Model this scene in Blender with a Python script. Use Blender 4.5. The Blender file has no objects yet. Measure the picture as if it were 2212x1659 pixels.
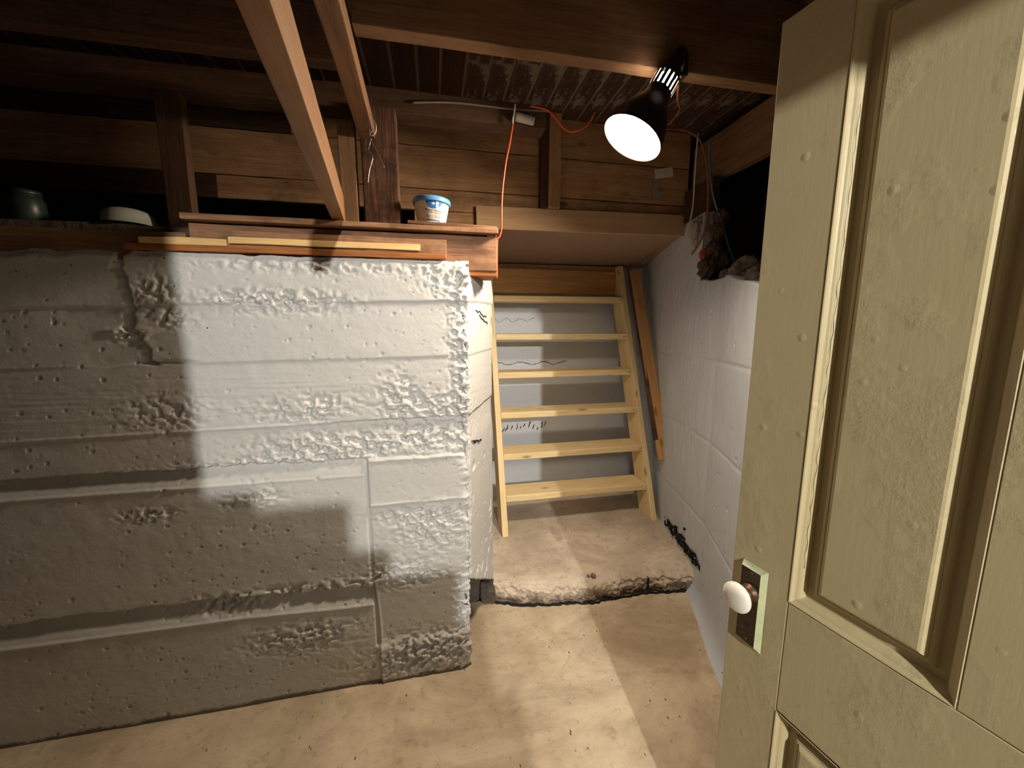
import bpy, bmesh, math, random
import numpy as np
from mathutils import Vector, Matrix, Euler

S = bpy.context.scene
COL = S.collection
random.seed(4)

# ------------------------------------------------------------------ camera
H = 1.4
cam_d = bpy.data.cameras.new('camera')
cam = bpy.data.objects.new('camera', cam_d)
COL.objects.link(cam)
cam.location = (0, 0, H)
cam_d.sensor_width = 36.0
cam_d.sensor_fit = 'HORIZONTAL'
cam_d.lens = 831.0 / 2212.0 * 36.0
cam_d.clip_start = 0.02
cam.rotation_euler = Euler((math.radians(90 - 8.4), 0, math.radians(-11.5)), 'XYZ')
S.camera = cam

# ------------------------------------------------------------------ world, exposure
w = bpy.data.worlds.new('world')
S.world = w
w.use_nodes = True
w.node_tree.nodes['Background'].inputs[0].default_value = (0.9, 0.75, 0.6, 1)
w.node_tree.nodes['Background'].inputs[1].default_value = 0.0015
S.view_settings.view_transform = 'Standard'
S.view_settings.look = 'None'
S.view_settings.gamma = 1.0
S.view_settings.exposure = 0.0
S.view_settings.use_curve_mapping = False

# bare bulb hanging in the room behind the camera; its light comes through the doorway
ROOM_BULB = Vector((0.373, -2.37, 2.27))
ld = bpy.data.lights.new('room_bulb_light', 'POINT')
ld.energy = 430
ld.color = (1.0, 0.96, 0.88)
ld.shadow_soft_size = 0.030
lo = bpy.data.objects.new('room_bulb_light', ld)
lo.location = ROOM_BULB
COL.objects.link(lo)
CLAMP_EMIT = 365.0
CLAMP_COL = (1.0, 0.82, 0.61)

# ------------------------------------------------------------------ helpers: tags and objects
def tag(o, label=None, cat=None, group=None, kind=None):
    if label: o['label'] = label
    if cat: o['category'] = cat
    if group: o['group'] = group
    if kind: o['kind'] = kind
    return o

def empty(name, loc=(0, 0, 0), rotz=0.0):
    o = bpy.data.objects.new(name, None)
    o.empty_display_size = 0.05
    o.location = loc
    o.rotation_euler = (0, 0, rotz)
    COL.objects.link(o)
    return o

def mesh_obj(name, verts, faces, mat=None, parent=None, smooth=False, matrix=None):
    me = bpy.data.meshes.new(name)
    me.from_pydata([tuple(v) for v in verts], [], faces)
    if mat: me.materials.append(mat)
    if smooth:
        me.polygons.foreach_set('use_smooth', [True] * len(me.polygons))
    me.update()
    o = bpy.data.objects.new(name, me)
    COL.objects.link(o)
    if parent: o.parent = parent
    if matrix is not None: o.matrix_local = matrix
    return o

def bm_obj(name, bm, mat=None, parent=None, smooth=False, matrix=None):
    me = bpy.data.meshes.new(name)
    bmesh.ops.recalc_face_normals(bm, faces=bm.faces)
    bm.to_mesh(me); bm.free()
    if mat: me.materials.append(mat)
    if smooth:
        me.polygons.foreach_set('use_smooth', [True] * len(me.polygons))
    o = bpy.data.objects.new(name, me)
    COL.objects.link(o)
    if parent: o.parent = parent
    if matrix is not None: o.matrix_local = matrix
    return o

# ------------------------------------------------------------------ numpy noise
def _hash(ix, iy, seed):
    h = (ix.astype(np.int64) * 374761393 + iy.astype(np.int64) * 668265263 + seed * 974634777) & 0xffffffff
    h = ((h ^ (h >> 13)) * 1274126177) & 0xffffffff
    h = h ^ (h >> 16)
    return (h & 0xffff) / 65535.0

def vnoise(x, y, seed=0):
    ix = np.floor(x); iy = np.floor(y)
    fx = x - ix; fy = y - iy
    fx = fx * fx * (3 - 2 * fx); fy = fy * fy * (3 - 2 * fy)
    a = _hash(ix, iy, seed); b = _hash(ix + 1, iy, seed)
    c = _hash(ix, iy + 1, seed); d = _hash(ix + 1, iy + 1, seed)
    return (a * (1 - fx) + b * fx) * (1 - fy) + (c * (1 - fx) + d * fx) * fy

def fbm(x, y, octaves=4, seed=0):
    s = 0; a = 0.5; n = 0
    for i in range(octaves):
        s = s + a * vnoise(x * 2 ** i, y * 2 ** i, seed + i * 17); n += a; a *= 0.5
    return s / n

def sstep(a, b, x):
    t = np.clip((x - a) / (b - a), 0, 1)
    return t * t * (3 - 2 * t)

def pits(x, y, cell, seed, prob=0.5, depth=1.0, rad=0.3):
    """round bug holes: one candidate per cell"""
    out = np.zeros_like(x)
    gx = np.floor(x / cell); gy = np.floor(y / cell)
    for dx in (-1, 0, 1):
        for dy in (-1, 0, 1):
            cx = gx + dx; cy = gy + dy
            on = _hash(cx, cy, seed) < prob
            px = (cx + 0.2 + 0.6 * _hash(cx, cy, seed + 1)) * cell
            py = (cy + 0.2 + 0.6 * _hash(cx, cy, seed + 2)) * cell
            r = cell * rad * (0.35 + 0.65 * _hash(cx, cy, seed + 3))
            d = np.hypot(x - px, y - py) / r
            out = np.maximum(out, on * np.clip(1 - d * d, 0, 1) * depth)
    return out

def grid_mesh(name, P, mat, parent=None, smooth=True, flip=False):
    """P: array (nu, nv, 3)"""
    nu, nv = P.shape[:2]
    me = bpy.data.meshes.new(name)
    idx = np.arange(nu * nv).reshape(nu, nv)
    q = np.stack([idx[:-1, :-1], idx[1:, :-1], idx[1:, 1:], idx[:-1, 1:]], -1).reshape(-1, 4)
    if flip: q = q[:, ::-1]
    nf = len(q)
    me.vertices.add(nu * nv)
    me.vertices.foreach_set('co', P.reshape(-1).astype(np.float32))
    me.loops.add(nf * 4)
    me.loops.foreach_set('vertex_index', q.reshape(-1).astype(np.int32))
    me.polygons.add(nf)
    me.polygons.foreach_set('loop_start', np.arange(0, nf * 4, 4, dtype=np.int32))
    me.polygons.foreach_set('use_smooth', np.full(nf, smooth))
    me.update(calc_edges=True)
    me.validate()
    me.materials.append(mat)
    o = bpy.data.objects.new(name, me)
    COL.objects.link(o)
    if parent: o.parent = parent
    return o

# ------------------------------------------------------------------ materials
def new_mat(name):
    m = bpy.data.materials.new(name)
    m.use_nodes = True
    nt = m.node_tree
    b = nt.nodes['Principled BSDF']
    return m, nt, b

def N(nt, t, **kw):
    n = nt.nodes.new(t)
    for k, v in kw.items():
        if k.startswith('i_'):
            n.inputs[k[2:].replace('_', ' ')].default_value = v
        else:
            setattr(n, k, v)
    return n

def ramp(nt, fac, stops):
    r = nt.nodes.new('ShaderNodeValToRGB')
    e = r.color_ramp.elements
    while len(e) > 1: e.remove(e[-1])
    e[0].position = stops[0][0]; e[0].color = (*stops[0][1], 1)
    for p, c in stops[1:]:
        k = e.new(p); k.color = (*c, 1)
    nt.links.new(fac, r.inputs['Fac'])
    return r.outputs['Color']

def mix(nt, fac, a, b, mode='MIX'):
    n = nt.nodes.new('ShaderNodeMix')
    n.data_type = 'RGBA'; n.blend_type = mode
    for sock, v in ((n.inputs[0], fac), (n.inputs[6], a), (n.inputs[7], b)):
        if hasattr(v, 'is_linked') or hasattr(v, 'node'): nt.links.new(v, sock)
        elif isinstance(v, (int, float)): sock.default_value = v
        else: sock.default_value = (*v, 1)
    return n.outputs[2]

def coords(nt, scale=(1, 1, 1), rot=(0, 0, 0), which='Object'):
    tc = nt.nodes.new('ShaderNodeTexCoord')
    mp = nt.nodes.new('ShaderNodeMapping')
    mp.inputs['Scale'].default_value = scale
    mp.inputs['Rotation'].default_value = rot
    nt.links.new(tc.outputs[which], mp.inputs[0])
    return mp.outputs[0]

def noise(nt, vec, scale, detail=6, rough=0.6, dist=0.0):
    n = nt.nodes.new('ShaderNodeTexNoise')
    n.inputs['Scale'].default_value = scale
    n.inputs['Detail'].default_value = detail
    n.inputs['Roughness'].default_value = rough
    n.inputs['Distortion'].default_value = dist
    nt.links.new(vec, n.inputs['Vector'])
    return n.outputs['Fac']

def bump(nt, b, fac, dist=0.002, strength=1.0, prev=None):
    n = nt.nodes.new('ShaderNodeBump')
    n.inputs['Distance'].default_value = dist
    n.inputs['Strength'].default_value = strength
    nt.links.new(fac, n.inputs['Height'])
    if prev is not None: nt.links.new(prev, n.inputs['Normal'])
    nt.links.new(n.outputs[0], b.inputs['Normal'])
    return n.outputs[0]

def wood(name, dark, light, rough=0.75, streak=1.0, knots=0.0, grime=0.0, spec=0.25, bmp=0.0012):
    """grain runs along the object's local X"""
    m, nt, b = new_mat(name)
    oi = nt.nodes.new('ShaderNodeObjectInfo')
    tc = nt.nodes.new('ShaderNodeTexCoord')
    add = nt.nodes.new('ShaderNodeVectorMath'); add.operation = 'ADD'
    mul = nt.nodes.new('ShaderNodeVectorMath'); mul.operation = 'SCALE'
    cmb = nt.nodes.new('ShaderNodeCombineXYZ')
    for i in range(3): nt.links.new(oi.outputs['Random'], cmb.inputs[i])
    nt.links.new(cmb.outputs[0], mul.inputs[0]); mul.inputs['Scale'].default_value = 13.0
    nt.links.new(tc.outputs['Object'], add.inputs[0]); nt.links.new(mul.outputs[0], add.inputs[1])
    mp = nt.nodes.new('ShaderNodeMapping'); mp.inputs['Scale'].default_value = (1.0, 14, 14)
    nt.links.new(add.outputs[0], mp.inputs[0])
    g1 = noise(nt, mp.outputs[0], 4.0 * streak, 8, 0.62, 0.6)
    mp2 = nt.nodes.new('ShaderNodeMapping'); mp2.inputs['Scale'].default_value = (1.5, 60, 60)
    nt.links.new(add.outputs[0], mp2.inputs[0])
    g2 = noise(nt, mp2.outputs[0], 5.0, 4, 0.5)
    mid = tuple((d + l) / 2 for d, l in zip(dark, light))
    c = ramp(nt, g1, [(0.3, dark), (0.5, mid), (0.68, light)])
    c = mix(nt, 0.35, c, ramp(nt, g2, [(0.35, dark), (0.65, light)]))
    if knots:
        v = nt.nodes.new('ShaderNodeTexVoronoi'); v.feature = 'F1'
        mp3 = nt.nodes.new('ShaderNodeMapping'); mp3.inputs['Scale'].default_value = (3.2, 9, 9)
        nt.links.new(add.outputs[0], mp3.inputs[0]); nt.links.new(mp3.outputs[0], v.inputs['Vector'])
        v.inputs['Scale'].default_value = 1.0
        kf = ramp(nt, v.outputs['Distance'], [(0.06, (1, 1, 1)), (0.14, (0, 0, 0))])
        kk = nt.nodes.new('ShaderNodeMath'); kk.operation = 'MULTIPLY'; kk.inputs[1].default_value = knots
        nt.links.new(kf, kk.inputs[0])
        c = mix(nt, kk.outputs[0], c, tuple(d * 0.35 for d in dark))
    if grime:
        n3 = noise(nt, add.outputs[0], 7.0, 6, 0.7)
        gf = ramp(nt, n3, [(0.45, (0, 0, 0)), (0.7, (grime, grime, grime))])
        c = mix(nt, gf, c, tuple(d * 0.3 for d in dark))
    nt.links.new(c, b.inputs['Base Color'])
    b.inputs['Roughness'].default_value = rough
    b.inputs['Specular IOR Level'].default_value = spec
    bump(nt, b, g1, bmp, 0.8)
    return m

def plain(name, col, rough=0.5, metal=0.0, spec=0.5, bmp=0.0, bscale=40, var=0.0):
    m, nt, b = new_mat(name)
    v = coords(nt)
    if var:
        f = noise(nt, v, bscale, 5, 0.65)
        c = mix(nt, f, tuple(x * (1 - var) for x in col), tuple(min(1, x * (1 + var)) for x in col))
        nt.links.new(c, b.inputs['Base Color'])
    else:
        b.inputs['Base Color'].default_value = (*col, 1)
    b.inputs['Roughness'].default_value = rough
    b.inputs['Metallic'].default_value = metal
    b.inputs['Specular IOR Level'].default_value = spec
    if bmp: bump(nt, b, noise(nt, v, bscale, 6, 0.6), bmp)
    return m

def painted_concrete(name, col, dirt_z=0.0, dirt_h=0.1, gloss=0.55, stretch=(1, 1, 1), bm=0.0016):
    m, nt, b = new_mat(name)
    v = coords(nt)
    vs = coords(nt, stretch)
    big = noise(nt, v, 2.2, 4, 0.5)
    c = mix(nt, big, tuple(x * 0.93 for x in col), tuple(min(1, x * 1.04) for x in col))
    fine = noise(nt, v, 45, 5, 0.7)
    c = mix(nt, ramp(nt, fine, [(0.0, (.6, .6, .6)), (0.38, (0, 0, 0))]), c, tuple(x * 0.5 for x in col))
    # bug holes that kept the dark bare concrete
    vo = nt.nodes.new('ShaderNodeTexVoronoi'); vo.inputs['Scale'].default_value = 26
    nt.links.new(v, vo.inputs['Vector'])
    hole = ramp(nt, vo.outputs['Distance'], [(0.05, (1, 1, 1)), (0.10, (0, 0, 0))])
    gate = ramp(nt, noise(nt, v, 3.3, 4, 0.6), [(0.52, (0, 0, 0)), (0.60, (1, 1, 1))])
    hf = mix(nt, 1.0, hole, gate, 'MULTIPLY')
    c = mix(nt, hf, c, (0.10, 0.085, 0.07))
    # bare dirty band where the wall meets the slab
    sep = nt.nodes.new('ShaderNodeSeparateXYZ')
    nt.links.new(v, sep.inputs[0])
    jit = noise(nt, v, 16, 7, 0.75)
    ma = nt.nodes.new('ShaderNodeMath'); ma.operation = 'MULTIPLY_ADD'
    ma.inputs[1].default_value = -2.2 * dirt_h; 
    nt.links.new(jit, ma.inputs[0]); nt.links.new(sep.outputs[2], ma.inputs[2])
    df = ramp(nt, ma.outputs[0], [(0.0, (1, 1, 1)), (0.02, (0, 0, 0))])
    shift = nt.nodes.new('ShaderNodeMath'); shift.operation = 'SUBTRACT'; shift.inputs[1].default_value = dirt_z - dirt_h * 0.95
    nt.links.new(ma.outputs[0], shift.inputs[0])
    df = ramp(nt, shift.outputs[0], [(0.0, (1, 1, 1)), (0.012, (0, 0, 0))])
    c = mix(nt, df, c, (0.13, 0.11, 0.09))
    nt.links.new(c, b.inputs['Base Color'])
    b.inputs['Roughness'].default_value = gloss
    b.inputs['Specular IOR Level'].default_value = 0.35
    n1 = bump(nt, b, noise(nt, vs, 70, 7, 0.7), bm, 0.55)
    bump(nt, b, noise(nt, vs, 300, 4, 0.6), bm * 0.3, 0.35, n1)
    return m

def floor_mat(name, a, bcol, dark, dirt_below=None):
    m, nt, b = new_mat(name)
    v = coords(nt)
    f1 = noise(nt, v, 2.6, 6, 0.65, 0.4)
    c = ramp(nt, f1, [(0.32, a), (0.55, bcol), (0.75, tuple(min(1, x * 1.12) for x in bcol))])
    f2 = noise(nt, v, 22, 7, 0.75)
    c = mix(nt, ramp(nt, f2, [(0.25, (.75, .75, .75)), (0.47, (0, 0, 0))]), c, dark)
    vv = coords(nt, (1.6, 0.7, 1))
    vo = nt.nodes.new('ShaderNodeTexVoronoi'); vo.inputs['Scale'].default_value = 24
    nt.links.new(vv, vo.inputs['Vector'])
    sp = ramp(nt, vo.outputs['Distance'], [(0.07, (1, 1, 1)), (0.13, (0, 0, 0))])
    gate = ramp(nt, noise(nt, v, 5, 4, 0.6), [(0.5, (0, 0, 0)), (0.58, (1, 1, 1))])
    c = mix(nt, mix(nt, 1.0, sp, gate, 'MULTIPLY'), c, (0.07, 0.05, 0.035))
    st_ = ramp(nt, noise(nt, coords(nt, (0.8, 1.3, 1)), 1.7, 7, 0.7, 0.8), [(0.42, (0, 0, 0)), (0.62, (0.55, 0.55, 0.55))])
    c = mix(nt, st_, c, tuple(x * 0.62 for x in a))
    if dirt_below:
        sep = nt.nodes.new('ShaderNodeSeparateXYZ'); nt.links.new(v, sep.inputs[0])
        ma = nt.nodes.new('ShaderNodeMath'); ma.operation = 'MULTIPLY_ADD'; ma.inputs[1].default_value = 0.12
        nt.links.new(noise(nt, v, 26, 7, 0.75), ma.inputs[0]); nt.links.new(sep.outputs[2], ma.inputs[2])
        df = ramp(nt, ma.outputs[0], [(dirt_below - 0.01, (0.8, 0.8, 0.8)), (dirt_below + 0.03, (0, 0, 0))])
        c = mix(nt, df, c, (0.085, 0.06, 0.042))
    nt.links.new(c, b.inputs['Base Color'])
    b.inputs['Roughness'].default_value = 0.62
    b.inputs['Specular IOR Level'].default_value = 0.25
    n1 = bump(nt, b, f2, 0.003, 0.5)
    bump(nt, b, noise(nt, v, 120, 5, 0.7), 0.0012, 0.6, n1)
    return m

def emitter(name, col, strength):
    m, nt, b = new_mat(name)
    nt.nodes.remove(b)
    e = nt.nodes.new('ShaderNodeEmission')
    e.inputs[0].default_value = (*col, 1); e.inputs[1].default_value = strength
    nt.links.new(e.outputs[0], nt.nodes['Material Output'].inputs[0])
    return m

M = {}
M['white_wall'] = painted_concrete('white_painted_concrete', (0.565, 0.56, 0.545), 0.006, 0.022)
M['alcove_wall'] = painted_concrete('alcove_painted_concrete', (0.66, 0.69, 0.74), 0.0, 0.03)
M['right_wall'] = painted_concrete('right_painted_concrete', (0.55, 0.595, 0.67), -1.0, 0.02, 0.42, (1.4, 1.4, 0.35), 0.004)
M['floor'] = floor_mat('slab_concrete', (0.42, 0.32, 0.215), (0.62, 0.515, 0.375), (0.25, 0.17, 0.11))
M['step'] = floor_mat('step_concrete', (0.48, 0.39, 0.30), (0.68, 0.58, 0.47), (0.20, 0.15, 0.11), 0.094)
M['bare'] = plain('bare_dirty_concrete', (0.085, 0.068, 0.055), 0.95, var=0.7, bscale=30, bmp=0.006)
M['soil'] = plain('soil', (0.10, 0.07, 0.05), 0.95, bmp=0.01, bscale=25, var=0.5)
M['pine'] = wood('new_pine', (0.70, 0.50, 0.25), (0.92, 0.76, 0.45), 0.6, 1.0, knots=0.8)
M['pine_old'] = wood('aged_pine', (0.33, 0.16, 0.055), (0.55, 0.32, 0.13), 0.65, 0.8, knots=0.7)
M['brace'] = wood('brace_wood', (0.22, 0.11, 0.052), (0.34, 0.19, 0.098), 0.7, 0.7, grime=0.15)
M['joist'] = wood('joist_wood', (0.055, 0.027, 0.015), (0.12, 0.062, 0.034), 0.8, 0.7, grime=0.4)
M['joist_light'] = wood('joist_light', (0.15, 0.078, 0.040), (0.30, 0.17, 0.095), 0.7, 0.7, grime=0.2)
M['post_red'] = wood('post_wood', (0.035, 0.015, 0.010), (0.20, 0.10, 0.06), 0.85, 0.7, grime=0.9, bmp=0.006)
M['board'] = wood('board_wood', (0.26, 0.13, 0.065), (0.58, 0.35, 0.18), 0.8, 0.5, knots=0.6, grime=0.35)
M['board2'] = wood('board_wood_b', (0.20, 0.10, 0.055), (0.52, 0.31, 0.16), 0.8, 0.35, knots=0.9, grime=0.5)
M['board_shaded'] = wood('shaded_board_wood', (0.04, 0.02, 0.012), (0.10, 0.052, 0.028), 0.85, 0.6, grime=0.4)  # copy of the board wood with the crawl space's dimness in its colour
M['ceil'] = wood('ceiling_board_wood', (0.035, 0.017, 0.011), (0.10, 0.05, 0.03), 0.85, 0.6, grime=0.2)
M['sill'] = wood('sill_wood', (0.13, 0.062, 0.035), (0.34, 0.18, 0.10), 0.8, 0.6, knots=0.5, grime=0.6, bmp=0.003)
M['plank'] = wood('plank_wood', (0.20, 0.095, 0.048), (0.46, 0.26, 0.14), 0.75, 0.7, knots=0.4, grime=0.7, bmp=0.003)
M['rust_wood'] = wood('reddish_wood', (0.22, 0.065, 0.015), (0.44, 0.17, 0.05), 0.7, 1.0, grime=0.3)
M['yellow'] = wood('yellow_batten', (0.62, 0.36, 0.12), (0.85, 0.62, 0.30), 0.6, 0.8, grime=0.1)
M['soffit'] = plain('soffit_panel', (0.32, 0.21, 0.165), 0.8, var=0.15, bscale=6, bmp=0.002)
M['soffit_strip'] = wood('soffit_strip_wood', (0.40, 0.25, 0.14), (0.54, 0.36, 0.21), 0.8, 0.4)
M['black'] = plain('black_plastic', (0.012, 0.011, 0.011), 0.45)
M['shade'] = plain('dark_metal', (0.05, 0.045, 0.045), 0.4, 0.7)
M['steel'] = plain('galvanised_steel', (0.45, 0.44, 0.42), 0.35, 0.9, var=0.2, bscale=60)
M['screw'] = plain('screw_head', (0.85, 0.8, 0.72), 0.3, 0.3)
M['orange'] = plain('orange_cord', (0.62, 0.075, 0.02), 0.45)
M['blue'] = plain('blue_cable', (0.10, 0.20, 0.30), 0.5)
M['white_cable'] = plain('white_cable', (0.7, 0.66, 0.6), 0.5)
M['tape'] = plain('grey_tape', (0.42, 0.39, 0.35), 0.6, var=0.2)
M['conduit'] = plain('dull_conduit', (0.16, 0.145, 0.125), 0.6, var=0.3, bscale=30)
M['paper'] = plain('paper_tag', (0.72, 0.64, 0.58), 0.8, var=0.1)
M['rag'] = plain('dirty_rag', (0.33, 0.29, 0.26), 0.9, var=0.35, bscale=30, bmp=0.006)
M['chunk'] = plain('rubble_concrete', (0.20, 0.165, 0.14), 0.95, var=0.35, bscale=18, bmp=0.01)
M['mortar'] = plain('old_mortar', (0.10, 0.065, 0.045), 0.95, var=0.5, bscale=25, bmp=0.012)
M['redbrick'] = plain('red_brick_bit', (0.32, 0.07, 0.03), 0.9, var=0.4, bscale=40, bmp=0.005)
M['room'] = plain('room_wall_paint', (0.12, 0.105, 0.085), 0.8)
M['blocker_card'] = plain('blocker_cardboard', (0.14, 0.09, 0.05), 0.85, var=0.1, bscale=12)
M['white_plastic'] = plain('white_plastic', (0.80, 0.77, 0.72), 0.4)
M['lid_blue'] = plain('blue_lid_plastic', (0.12, 0.36, 0.75), 0.35)
M['ink_blue'] = plain('blue_label_ink', (0.02, 0.19, 0.62), 0.45)
M['ink_band'] = plain('blue_band_ink', (0.05, 0.17, 0.45), 0.45)
M['ink_black'] = plain('dark_label_ink', (0.05, 0.045, 0.05), 0.5)
M['ink_red'] = plain('red_label_ink', (0.50, 0.10, 0.08), 0.5)
M['ink_grey'] = plain('grey_picture_ink', (0.40, 0.36, 0.35), 0.5, var=0.3, bscale=50)
M['porcelain'] = plain('porcelain', (0.84, 0.80, 0.72), 0.12, spec=0.6)
M['rust_metal'] = plain('rusty_metal', (0.10, 0.055, 0.035), 0.45, 0.6, var=0.5, bscale=60, bmp=0.0015)
M['glass_green'] = plain('dark_green_glass', (0.02, 0.032, 0.026), 0.4, spec=0.6)
M['crack'] = plain('dark_crack', (0.015, 0.012, 0.01), 0.95)

def door_paint():
    m, nt, b = new_mat('olive_cream_door_paint')
    v = coords(nt)
    big = noise(nt, v, 5, 5, 0.55)
    c = mix(nt, big, (0.50, 0.425, 0.235), (0.585, 0.50, 0.30))
    chips = ramp(nt, noise(nt, v, 38, 6, 0.7), [(0.20, (1, 1, 1)), (0.245, (0, 0, 0))])
    c = mix(nt, chips, c, (0.30, 0.22, 0.12))
    nt.links.new(c, b.inputs['Base Color'])
    b.inputs['Roughness'].default_value = 0.42
    b.inputs['Specular IOR Level'].default_value = 0.4
    vz = coords(nt, (1, 1, 0.10))
    n1 = bump(nt, b, noise(nt, vz, 150, 4, 0.6), 0.0005, 0.5)           # brush marks
    gate = ramp(nt, noise(nt, v, 4.5, 4, 0.6), [(0.48, (0.08, 0.08, 0.08)), (0.60, (1, 1, 1))])
    blis = noise(nt, v, 80, 7, 0.75)
    mm = mix(nt, 1.0, blis, gate, 'MULTIPLY')
    n2 = bump(nt, b, mm, 0.0030, 0.7, n1)                                 # blistered paint
    vo = nt.nodes.new('ShaderNodeTexVoronoi'); vo.inputs['Scale'].default_value = 17
    nt.links.new(v, vo.inputs['Vector'])
    nib = ramp(nt, vo.outputs['Distance'], [(0.05, (1, 1, 1)), (0.14, (0, 0, 0))])
    bump(nt, b, nib, 0.0014, 0.6, n2)
    return m
M['door'] = door_paint()

def plate_mat():
    m, nt, b = new_mat('worn_painted_plate')
    v = coords(nt)
    f = ramp(nt, noise(nt, v, 28, 7, 0.75), [(0.60, (0, 0, 0)), (0.68, (1, 1, 1))])
    c = mix(nt, f, (0.045, 0.025, 0.015), (0.42, 0.42, 0.28))
    nt.links.new(c, b.inputs['Base Color'])
    b.inputs['Roughness'].default_value = 0.4
    b.inputs['Metallic'].default_value = 0.2
    bump(nt, b, noise(nt, v, 70, 6, 0.7), 0.001, 0.7)
    return m
M['plate'] = plate_mat()
M['plate_edge'] = plain('pale_green_edge_paint', (0.52, 0.56, 0.34), 0.4, var=0.25, bscale=70, bmp=0.001)

def ceiling_mat():
    """dark boards with streaks of old whitewash"""
    m, nt, b = new_mat('whitewashed_ceiling_board')
    v = coords(nt, (1.0, 7, 7))
    g = noise(nt, v, 5, 6, 0.6)
    c = ramp(nt, g, [(0.3, (0.035, 0.016, 0.010)), (0.7, (0.095, 0.048, 0.028))])
    oi = nt.nodes.new('ShaderNodeObjectInfo')
    v2 = coords(nt, (5, 9, 1), which='Object')
    ad = nt.nodes.new('ShaderNodeVectorMath'); ad.operation = 'ADD'
    nt.links.new(v2, ad.inputs[0]); nt.links.new(oi.outputs['Location'], ad.inputs[1])
    f = ramp(nt, noise(nt, ad.outputs[0], 1.6, 6, 0.7), [(0.53, (0, 0, 0)), (0.60, (0.7, 0.7, 0.7))])
    c = mix(nt, f, c, (0.28, 0.23, 0.19))
    nt.links.new(c, b.inputs['Base Color'])
    b.inputs['Roughness'].default_value = 0.85
    bump(nt, b, g, 0.002, 0.8)
    return m
M['ceil_wash'] = ceiling_mat()
M['lath'] = plain('pale_plaster_key', (0.20, 0.15, 0.115), 0.9, var=0.3, bscale=20, bmp=0.004)

# ------------------------------------------------------------------ box / plank helpers
def plank(name, p0, p1, wd, th, mat, parent=None, up=(0, 0, 1), bev=0.002, rough=0.0, seed=0, cut=None):
    """a board from p0 to p1 (centre line); local X along it, local Z = height wd, local Y = thickness th"""
    p0 = Vector(p0); p1 = Vector(p1)
    d = p1 - p0; L = d.length; x = d.normalized()
    u = Vector(up); z = (u - x * u.dot(x)).normalized(); y = z.cross(x)
    Mx = Matrix((x, y, z)).transposed().to_4x4()
    Mx.translation = (p0 + p1) / 2
    bm = bmesh.new()
    rnd = random.Random(seed + int(L * 1000))
    n = max(1, int(L / 0.09)) if rough else 1
    rings = []
    for i in range(n + 1):
        xx = -L / 2 + L * i / n
        j = lambda: rnd.uniform(-rough, rough) if 0 <= i <= n else 0
        ring = [bm.verts.new((xx, sy * th / 2 + j() * 0.5, sz * wd / 2 + j())) for sy, sz in ((-1, -1), (1, -1), (1, 1), (-1, 1))]
        rings.append(ring)
    if cut:   # slanted far end: shift the upper corners back
        rings[-1][2].co.x -= cut; rings[-1][3].co.x -= cut
    for a, b in zip(rings[:-1], rings[1:]):
        for k in range(4):
            bm.faces.new((a[k], a[(k + 1) % 4], b[(k + 1) % 4], b[k]))
    bm.faces.new(rings[0]); bm.faces.new(rings[-1][::-1])
    if bev:
        bmesh.ops.recalc_face_normals(bm, faces=bm.faces)
        ed = [e for e in bm.edges if len(e.link_faces) == 2 and e.calc_face_angle(0) > 0.6]
        bmesh.ops.bevel(bm, geom=ed, offset=bev, segments=2, profile=0.6, affect='EDGES', clamp_overlap=True)
    return bm_obj(name, bm, mat, parent, matrix=Mx)

def bx(name, x0, x1, y0, y1, z0, z1, mat, parent=None, along='x', bev=0.002, rough=0.0, seed=0):
    """axis-aligned board, grain along the given axis"""
    cx, cy, cz = (x0 + x1) / 2, (y0 + y1) / 2, (z0 + z1) / 2
    if along == 'x': return plank(name, (x0, cy, cz), (x1, cy, cz), z1 - z0, y1 - y0, mat, parent, (0, 0, 1), bev, rough, seed)
    if along == 'y': return plank(name, (cx, y0, cz), (cx, y1, cz), z1 - z0, x1 - x0, mat, parent, (0, 0, 1), bev, rough, seed)
    return plank(name, (cx, cy, z0), (cx, cy, z1), y1 - y0, x1 - x0, mat, parent, (0, 1, 0), bev, rough, seed)

def smooth_path(pts, k=8):
    pts = [Vector(p) for p in pts]
    P = [pts[0]] + pts + [pts[-1]]
    out = []
    for i in range(1, len(P) - 2):
        for j in range(k):
            t = j / k
            a, b, c, d = P[i - 1], P[i], P[i + 1], P[i + 2]
            out.append(0.5 * ((2 * b) + (c - a) * t + (2 * a - 5 * b + 4 * c - d) * t * t + (3 * b - a - 3 * c + d) * t ** 3))
    out.append(pts[-1])
    return out

def tube_bm(bm, pts, r, seg=8):
    rings = []
    up = Vector((0.13, 0.31, 0.94)).normalized()
    for i, p in enumerate(pts):
        t = (pts[min(i + 1, len(pts) - 1)] - pts[max(i - 1, 0)]).normalized()
        a = t.cross(up)
        if a.length < 1e-3: a = t.cross(Vector((1, 0, 0)))
        a.normalize(); b = t.cross(a)
        rings.append([bm.verts.new(p + (a * math.cos(q) + b * math.sin(q)) * r) for q in [2 * math.pi * k / seg for k in range(seg)]])
    for A, B in zip(rings[:-1], rings[1:]):
        for k in range(seg):
            bm.faces.new((A[k], A[(k + 1) % seg], B[(k + 1) % seg], B[k]))
    bm.faces.new(rings[0][::-1]); bm.faces.new(rings[-1])

def tube(name, pts, r, mat, parent=None, k=8, seg=8):
    bm = bmesh.new()
    tube_bm(bm, smooth_path(pts, k), r, seg)
    return bm_obj(name, bm, mat, parent, smooth=True)

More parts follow.
